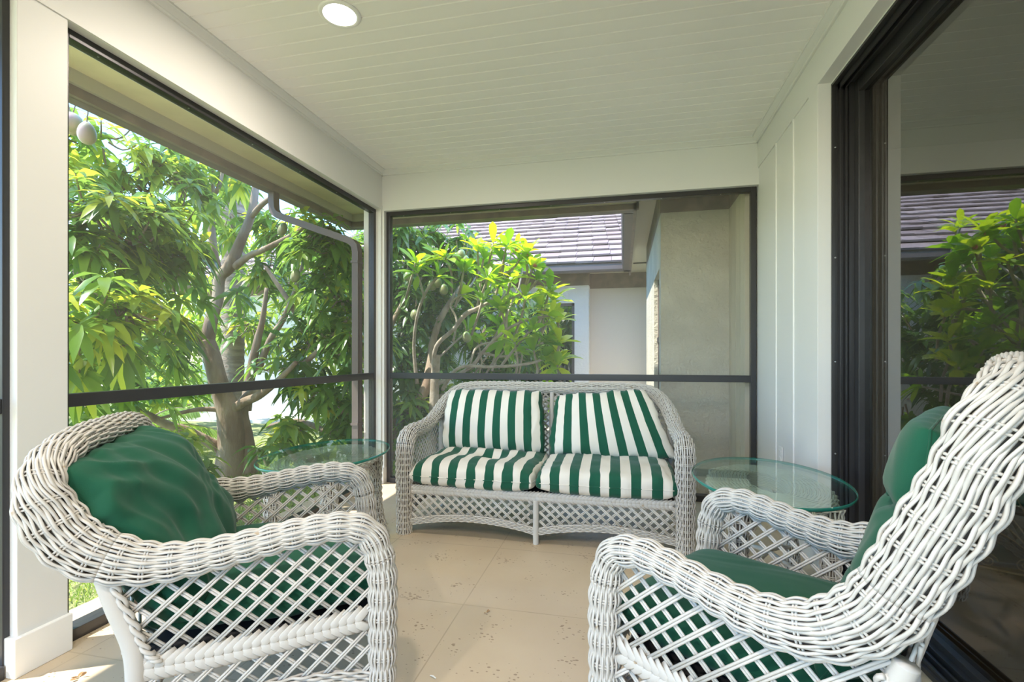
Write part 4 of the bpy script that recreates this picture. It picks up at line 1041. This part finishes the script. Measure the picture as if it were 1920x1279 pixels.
wicker_chair('white wicker high-back armchair on the right, back turned to the sliding door', (.205, 1.503), math.radians(56.9), .31, hi_side, hi_back, .096, (-.645, 1.045, .042, .042))

# --- loveseat -------------------------------------------------------------------
def loveseat():
    W_ = .815
    t = thing('wicker_loveseat', 'white wicker loveseat with striped cushions in front of the back screen', 'loveseat', (-.487, 2.78, 0), math.pi)
    half = [(W_, 0, 0, .044, .044, 1, 0, 0), (W_, 0, .2, .047, .047, 1, 0, 0), (W_, 0, .42, .049, .049, 1, 0, 0), (W_, -.01, .53, .050, .050, 1, 0, 0), (W_, -.05, .585, .048, .048, 1, 0, 0),
            (W_, -.13, .603, .045, .045, 1, 0, 0), (W_, -.26, .605, .043, .043, 1, 0, 0), (W_-.005, -.40, .625, .042, .042, 1, 0, 0), (W_-.02, -.50, .675, .042, .042, 1, 0, 0), (W_-.05, -.57, .745, .041, .041, 1, -.2, 0),
            (W_-.10, -.62, .805, .040, .040, .6, -.7, 0), (W_-.17, -.65, .840, .039, .039, .2, -1, 0), (W_-.30, -.66, .852, .038, .038, 0, -1, 0)]
    mid = [(.2, -.665, .853, .037, .037, 0, -1, 0), (-.2, -.665, .853, .037, .037, 0, -1, 0)]
    other = [(-r[0], r[1], r[2], r[3], r[4], -r[5], r[6], r[7]) for r in half[::-1]]
    D = resample(np.array(half+mid+other, float)); tot = D['L'][-1]
    Lleg = D['L'][int(np.argmax(D['P'][:, 2] > .53))]; Lb = D['L'][int(np.argmax(D['P'][:, 1] < -.52))]
    kw = dict(n=26, p=.035, rs=.0030, A=.06)
    roll_part('leg', D, 0, Lleg, t, **kw); roll_part('armrest', D, Lleg, Lb, t, **kw); roll_part('back_rim', D, Lb, tot-Lb, t, **kw)
    roll_part('armrest', D, tot-Lb, tot-Lleg, t, **kw); roll_part('leg', D, tot-Lleg, tot, t, **kw)
    for s_ in (1, -1):
        wrapped_leg('leg', [(s_*(W_-.03), -.56, .70), (s_*(W_-.03), -.55, .35), (s_*(W_-.03), -.57, 0)], [.022, .022, .018], t)
        f3 = lambda u, v, o: (s_*(W_-.004)+o, u, v)
        m = MB(); lattice(m, [(0, .27), (0, .55), (-.1, .59), (-.3, .59), (-.42, .62), (-.54, .70), (-.55, .27)], f3, pitch=.03, rod=.0028); m.build('side_panel', M_WICK, t, True)
        m = MB(); lattice(m, [(0, .25), (-.55, .25), (-.55, .10), (-.3, .14), (0, .10)], f3); m.build('lower_side_panel', M_WICK, t, True)
        m = MB(); P = smooth_path([(s_*W_, -.04, .265), (s_*W_, -.55, .265)], 8); braid(m, P, (s_, 0, 0), .05); m.build('braided_rail', M_WICK, t, True)
        m = MB(); band(m, [(s_*W_, -.03, .08), (s_*W_, -.3, .13), (s_*W_, -.55, .08)], (s_, 0, 0), .035); m.build('lower_rail', M_WICK, t, True)
    m = MB(); P = smooth_path([(-W_+.045, .0, .268), (0, .0, .268), (W_-.045, .0, .268)], 8)
    braid(m, P, (0, 1, 0), .048); m.tube([(p[0], p[1]-.006, p[2]) for p in P], .020, 8, flat=.25, ref=(0, 1, 0)); m.build('braided_rail', M_WICK, t, True)
    arch = lambda x: .070+.045*math.sin(math.pi*(abs(x)/(W_-.04)))**.9 if abs(x) > 0 else .070
    for s_ in (-1, 1):
        xs = np.linspace(.02, W_-.04, 12)
        poly = [(s_*x, arch(x)-.0) for x in xs]+[(s_*(W_-.04), .25), (s_*.02, .25)]
        m = MB(); lattice(m, poly, lambda u, v, o: (u, o, v), pitch=.038, rod=.0040); m.build('front_panel', M_WICK, t, True)
    P = [(x, 0, arch(x)) for x in np.linspace(-W_+.04, W_-.04, 25)]
    m = MB(); band(m, P, (0, 1, 0), .034, rows=5, p=.022); m.build('lower_rail', M_WICK, t, True)
    wrapped_leg('leg', [(0, .004, .25), (0, .004, .12), (0, .004, .0)], [.017, .017, .017], t)
    wrapped_leg('back_post', [(0, -.60, .26), (0, -.63, .6), (0, -.655, .84)], [.016, .016, .016], t)
    f3 = lambda u, v, o: (u, -.60-.055*(v-.28)/.55+o, v)
    for s_ in (-1, 1):
        m = MB(); lattice(m, [(s_*.02, .26), (s_*(W_-.06), .26), (s_*(W_-.06), .74), (s_*(W_-.14), .82), (s_*(W_-.25), .845), (s_*.02, .845)], f3, pitch=.03, rod=.003); m.build('back_panel', M_WICK, t, True)
    m = MB(); m.box(-W_+.05, W_-.05, -.57, -.03, .25, .275); m.build('seat_deck', M_DARK, t)
    m = MB(); m.tube([(-W_+.03, -.58, .12), (W_-.03, -.58, .12)], .012, 8); m.build('rear_stretcher', M_WICK, t, True)
loveseat()

# --- cushions --------------------------------------------------------------------
def cushion(name, label, W_, D_, T_, loc, rot, m_, period=None, phase=0, seed=0, wr=.006, crease=1.0, deform=None, group=None, n=(64, 52), box=True, welt=False, cat='cushion', pw=7):
    nu, nv = n
    us = np.sin(np.linspace(-1, 1, nu)*math.pi/2*.985)/math.sin(math.pi/2*.985); vs = np.sin(np.linspace(-1, 1, nv)*math.pi/2*.985)/math.sin(math.pi/2*.985)
    V = []; st_ = []; idx = {}
    def pt(u, v, s_):
        base = max(0, (1-abs(u)**pw))*max(0, (1-abs(v)**pw))
        tz = T_/2*(.80*base**.36+.20*(1-u*u)*(1-v*v)) if base > 0 else 0
        # rounded corners in plan
        cr = 1-.035*(abs(u)*abs(v))**4
        x = W_/2*u*cr*(1-.015*(1-v*v)*0); y = D_/2*v*cr
        z = tz*s_
        e = max(abs(u), abs(v))
        q = Vector((x*5+seed, y*5, s_*2.0+seed*1.7))
        nz = noise.noise(q)*.9+.5*noise.noise(q*2.1)
        # directional creases
        cz = noise.noise(Vector((x*16+2.5*noise.noise(q*.7)+seed, y*4.5+x*3, seed*3.1)))
        edge = noise.noise(Vector((x*22+seed, y*22, seed)))*(e**6)
        cz2 = noise.noise(Vector((x*9+y*7+1.5*noise.noise(q*.9)+seed, (y-x)*3, seed*1.3)))
        z += s_*wr*(crease-1)*.55*(.25-abs(cz2))*min(1, tz/(T_*.25))
        z += s_*(wr*(nz*1.0)*min(1, tz/(T_*.25)))+s_*wr*.9*(-abs(cz)+.3)*min(1, tz/(T_*.25))
        x += wr*1.1*edge; y += wr*1.1*noise.noise(Vector((x*22, y*22+seed, 4.0)))*(e**6)
        p = Vector((x, y, z))
        if deform: p = deform(p, u, v, s_)
        return p
    for s_ in (1, -1):
        for i in range(nu):
            for j in range(nv):
                if s_ < 0 and (i in (0, nu-1) or j in (0, nv-1)): idx[(s_, i, j)] = idx[(1, i, j)]; continue
                idx[(s_, i, j)] = len(V); V.append(tuple(pt(us[i], vs[j], s_))); st_.append(((us[i]*W_/2)/(period or 1))+phase+40)
    f = []
    for s_ in (1, -1):
        for i in range(nu-1):
            for j in range(nv-1):
                q = (idx[(s_, i, j)], idx[(s_, i+1, j)], idx[(s_, i+1, j+1)], idx[(s_, i, j+1)])
                f.append(q if s_ > 0 else q[::-1])
    m = MB(); m.add(V, f)
    o = m.build(name, m_, None, True, att={'stripe': st_})
    o.location = loc; o.rotation_mode = 'XYZ'; o.rotation_euler = rot
    tag(o, label, cat, group)
    # piping seam
    P = [V[idx[(1, i, 0)]] for i in range(nu)]+[V[idx[(1, nu-1, j)]] for j in range(1, nv)]+[V[idx[(1, i, nv-1)]] for i in range(nu-2, -1, -1)]+[V[idx[(1, 0, j)]] for j in range(nv-2, 0, -1)]
    sm = MB(); sm.tube(P, .0024, 6, closed=True); so_ = sm.build('piping', m_, o, True, att={'stripe': [((p[0])/(period or 1))+phase+40 for p in P for _ in range(6)]})
    return o
PER = .112
LX, LY = -.487, 2.78
def d_seat(p, u, v, s_):       # sags at the back, swells over the front edge
    p.z += .012*(-v)*(1 if s_ > 0 else .2)-.012*(1-u*u)*(1-v*v)*(1 if s_ > 0 else 0)
    if s_ < 0: p.z *= .75
    return p
def d_seatL(p, u, v, s_):
    p = d_seat(p, u, v, s_)
    if s_ > 0:
        r2 = (u-.05)**2*3+(v+.0)**2*14; p.z -= .028*math.exp(-r2*1.6)*(1+.5*math.sin(u*11)); p.z += .014*math.exp(-((v-.28)**2)*20)*(1-abs(u))
        p.x += .012*math.sin(v*5+1)*(1-u*u)
    return p
# world axes: y negative = toward the camera; v=-1 is the front edge
cushion('seat_cushion', 'green and white striped seat cushion on the left half of the loveseat', .785, .64, .20, (LX-.388, LY+.275, .362), (math.radians(3), 0, math.radians(-1)), M_STRIPE, PER, .20, 3, .012, 1.6, d_seatL, 'loveseat seat cushions')
cushion('seat_cushion', 'green and white striped seat cushion on the right half of the loveseat', .785, .64, .20, (LX+.388, LY+.275, .362), (math.radians(3), 0, math.radians(1)), M_STRIPE, PER, .78, 9, .011, 1.3, d_seat, 'loveseat seat cushions')
def d_back(p, u, v, s_):
    p.z -= .02*v*v; p.x *= 1+.035*(-v)
    return p
cushion('back_cushion', 'upright striped back cushion on the left of the loveseat, stripes vertical', .70, .42, .20, (LX-.385, LY+.485, .635), (math.radians(78), 0, 0), M_STRIPE, PER*.92, .78, 5, .012, 2.0, d_back, 'loveseat back cushions', pw=5)
def d_back2(p, u, v, s_):
    p.x += -.075*v*(u+1)/2; p.y += .022*u*(v+1)*.5*1.3; p.x *= 1+.05*(-v)
    p.z += .02*math.sin(u*4+v*3)*(1-u*u)*.5
    return p
cushion('back_cushion', 'slumped striped back cushion on the right of the loveseat, stripes leaning', .70, .42, .20, (LX+.375, LY+.485, .632), (math.radians(77), 0, 0), M_STRIPE, PER*.92, .55, 12, .013, 2.2, d_back2, 'loveseat back cushions', pw=5)

def local(loc, rz, p): 
    c, s = math.cos(rz), math.sin(rz); return (loc[0]+c*p[0]-s*p[1], loc[1]+s*p[0]+c*p[1], p[2])
LC, LR = (-.978, 1.505), math.radians(-57)
RC, RR = (.205, 1.503), math.radians(56.9)
cushion('seat_cushion', 'solid green seat cushion on the left armchair', .60, .60, .15, local(LC, LR, (0, -.155, .395)), (0, 0, LR), M_GREEN, seed=21, wr=.008)
def d_pil(p, u, v, s_):
    r = (u*u+v*v)
    p.z += .03*math.exp(-((u-.5)**2+(v-.5)**2)*6)*s_
    p.x *= 1+.05*(-v); 
    if s_ > 0: p.z += .012*math.sin(u*3.2+v*2+.8)*(1-u*u)*(1-v*v)-.02*math.exp(-((u+.62+.25*v)**2)*40)*(1-abs(v))*.8
    return p
E = Matrix.Rotation(LR+math.pi, 4, 'Z') @ Matrix.Rotation(math.radians(57), 4, 'X') @ Matrix.Rotation(math.radians(3), 4, 'Z')
cushion('back_cushion', 'plump solid green pillow leaning on the back of the left armchair', .62, .50, .23, local(LC, LR, (0.02, -.485, .605)), E.to_euler(), M_GREEN, seed=31, wr=.019, crease=3.2, n=(110, 90), deform=d_pil, pw=4)
cushion('seat_cushion', 'solid green seat cushion on the right high-back armchair', .53, .56, .14, local(RC, RR, (0, -.165, .395)), (0, 0, RR), M_GREEN, seed=41, wr=.006)
def d_tuft(p, u, v, s_):
    if s_ > 0:
        for v0 in (-.33, .36): p.z -= .030*math.exp(-((v-v0)**2)/.006)*(1-.15*u*u)
        for u0 in (-.35, .35):
            for v0 in (-.33, .36): p.z -= .028*math.exp(-((u-u0)**2+(v-v0)**2)/.02)
    p.z += .035*v*v-.015
    return p
E = Matrix.Rotation(RR+math.pi, 4, 'Z') @ Matrix.Rotation(math.radians(72), 4, 'X')
bc = cushion('back_cushion', 'tufted solid green back cushion on the right high-back armchair', .50, .56, .16, local(RC, RR, (0, -.478, .685)), E.to_euler(), M_GREEN, seed=51, wr=.006, deform=d_tuft, pw=5, n=(64, 80))
for u0 in (-.35, .35):
    for v0 in (-.33, .36):
        m = MB(); m.lathe([(.0, .006), (.008, .005), (.011, 0), (.008, -.004)], 12); o = m.build('button', M_GREEN, bc, True); o.location = (u0*.25, v0*.28, .048)

# --- oval glass-topped wicker side tables ------------------------------------------
def side_table(label, loc, rz, hz=.56):
    t = thing('wicker_side_table', label, 'side table', (*loc, 0), rz)
    ax, ay = .30, .435
    # glass
    n = 96; m = MB(); V = []; 
    for z, k in ((hz-.013, -.002), (hz-.010, 0), (hz-.003, 0), (hz, -.002)):
        for i in range(n):
            a = 2*math.pi*i/n; V.append(((ax+k)*math.cos(a), (ay+k)*math.sin(a), z))
    f = [(r*n+i, r*n+(i+1) % n, (r+1)*n+(i+1) % n, (r+1)*n+i) for r in range(3) for i in range(n)]
    m.add(V, f); 
    f2 = [tuple(range(n))[::-1], tuple(3*n+i for i in range(n))]; m.f += f2
    o = m.build('glass_top', M_GLASS_EDGE, t); o.data.materials.append(M_GLASS_TAB)
    for i, p in enumerate(o.data.polygons):
        p.material_index = 1 if i >= 3*n else 0; p.use_smooth = i < 3*n
    # woven oval deck ring: concentric strands
    m = MB(); zt = hz-.016
    rings = 20
    for k in range(rings):
        q = k/(rings-1); bx, by = .075+(.215-.075)*q, .185+(.335-.185)*q; pts = []
        N = 120
        for i in range(N):
            a = 2*math.pi*i/N; z = zt-.006+.0025*math.cos(math.pi*i/2.5*.5+math.pi*k)
            pts.append((bx*math.cos(a), by*math.sin(a), z))
        m.tube(pts, .0036, 5, closed=True)
    for i in range(48):
        a = 2*math.pi*i/48
        m.tube([(.075*math.cos(a), .185*math.sin(a), zt-.008), (.215*math.cos(a), .335*math.sin(a), zt-.008)], .003, 4)
    m.build('woven_top', M_WICK, t, True)
    # rolled edge around deck and inner well wall
    def oval(bx, by, z, r, N=60): return [(bx*math.cos(2*math.pi*i/N), by*math.sin(2*math.pi*i/N), z, r, r, math.cos(2*math.pi*i/N), math.sin(2*math.pi*i/N), 0) for i in range(N+1)]
    D = resample(np.array(oval(.215, .335, zt-.030, .022), float)); roll_part('rim', D, 0, D['L'][-1], t, n=16, p=.03, rs=.003, A=.07)
    m = MB()
    for k in range(8):
        m.tube([(.076*math.cos(2*math.pi*i/60), .186*math.sin(2*math.pi*i/60), zt-.012-.0075*k) for i in range(60)], .0036, 5, closed=True)
    m.build('inner_well', M_WICK, t, True)
    # legs: wide woven columns, arched between
    for sx, sy in ((1, 1), (1, -1), (-1, 1), (-1, -1)):
        C = [(sx*.150, sy*.245, zt-.03, .05, .05), (sx*.152, sy*.25, zt-.09, .042, .042), (sx*.155, sy*.255, .36, .033, .033), (sx*.160, sy*.262, .2, .031, .031), (sx*.178, sy*.285, .06, .034, .034), (sx*.186, sy*.295, 0, .036, .036)]
        D = resample(np.array([(*c, sx, sy*.5, 0) for c in C], float)); roll_part('leg', D, 0, D['L'][-1], t, n=20, p=.035, rs=.003, A=.07)
    for (x0, y0, x1, y1) in ((.15, .25, -.15, .25), (.15, -.25, -.15, -.25), (.155, .25, .155, -.25), (-.155, .25, -.155, -.25)):
        C = []
        for k in range(13):
            q = k/12; h = zt-.045-.13*abs(2*q-1)**2.6; C.append((x0+(x1-x0)*q, y0+(y1-y0)*q, h, .02, .02, (1 if x0 == x1 else 0), (0 if x0 == x1 else 1), 0))
        D = resample(np.array(C, float)); roll_part('arched_apron', D, 0, D['L'][-1], t, n=12, p=.03, rs=.003, A=.07)
    # lower X stretcher weave
    m = MB(); m.tube(smooth_path([(.16, .262, .18), (0, 0, .24), (-.16, -.262, .18)], 8), .010, 8); m.tube(smooth_path([(-.16, .262, .18), (0, 0, .245), (.16, -.262, .18)], 8), .010, 8); m.build('stretcher', M_WICK, t, True)
side_table('oval glass-topped white wicker side table in the left corner, behind the left armchair', (-1.55, 2.36), math.radians(4))
side_table('oval glass-topped white wicker side table between the loveseat and the sliding door', (.60, 2.285), math.radians(-2))

# --- litter ------------------------------------------------------------------------
for (x, y, lb) in ((at(145, 1272, 1.64).x, at(145, 1272, 1.64).y, 'tiny brown dry leaf on the sunlit floor by the left post'),
                   (at(913, 1150, 2.06).x, at(913, 1150, 2.06).y, 'tiny brown leaf crumb in the middle of the floor')):
    l = Leaves(T_PLUM)
    for k in range(4): l.add((x+random.uniform(-.008, .008), y+random.uniform(-.008, .008), .003), (random.uniform(-1, 1), random.uniform(-1, 1), .15), .022 if y < 1.8 else .012, .010 if y < 1.8 else .005, 0, .5)
    o = l.build('dry_leaf', M_DRY, None); tag(o, lb, 'leaf')
c = at(812, 1271, 1.645); m = MB(); m.tube([(c.x-.012, c.y+.004, .004), (c.x, c.y, .006), (c.x+.012, c.y-.006, .004)], [.002, .0035, .002], 6, flat=.5)
tag(m.build('paper_scrap', M_BASE), 'tiny white paper scrap on the floor near the front of the left armchair', 'scrap')
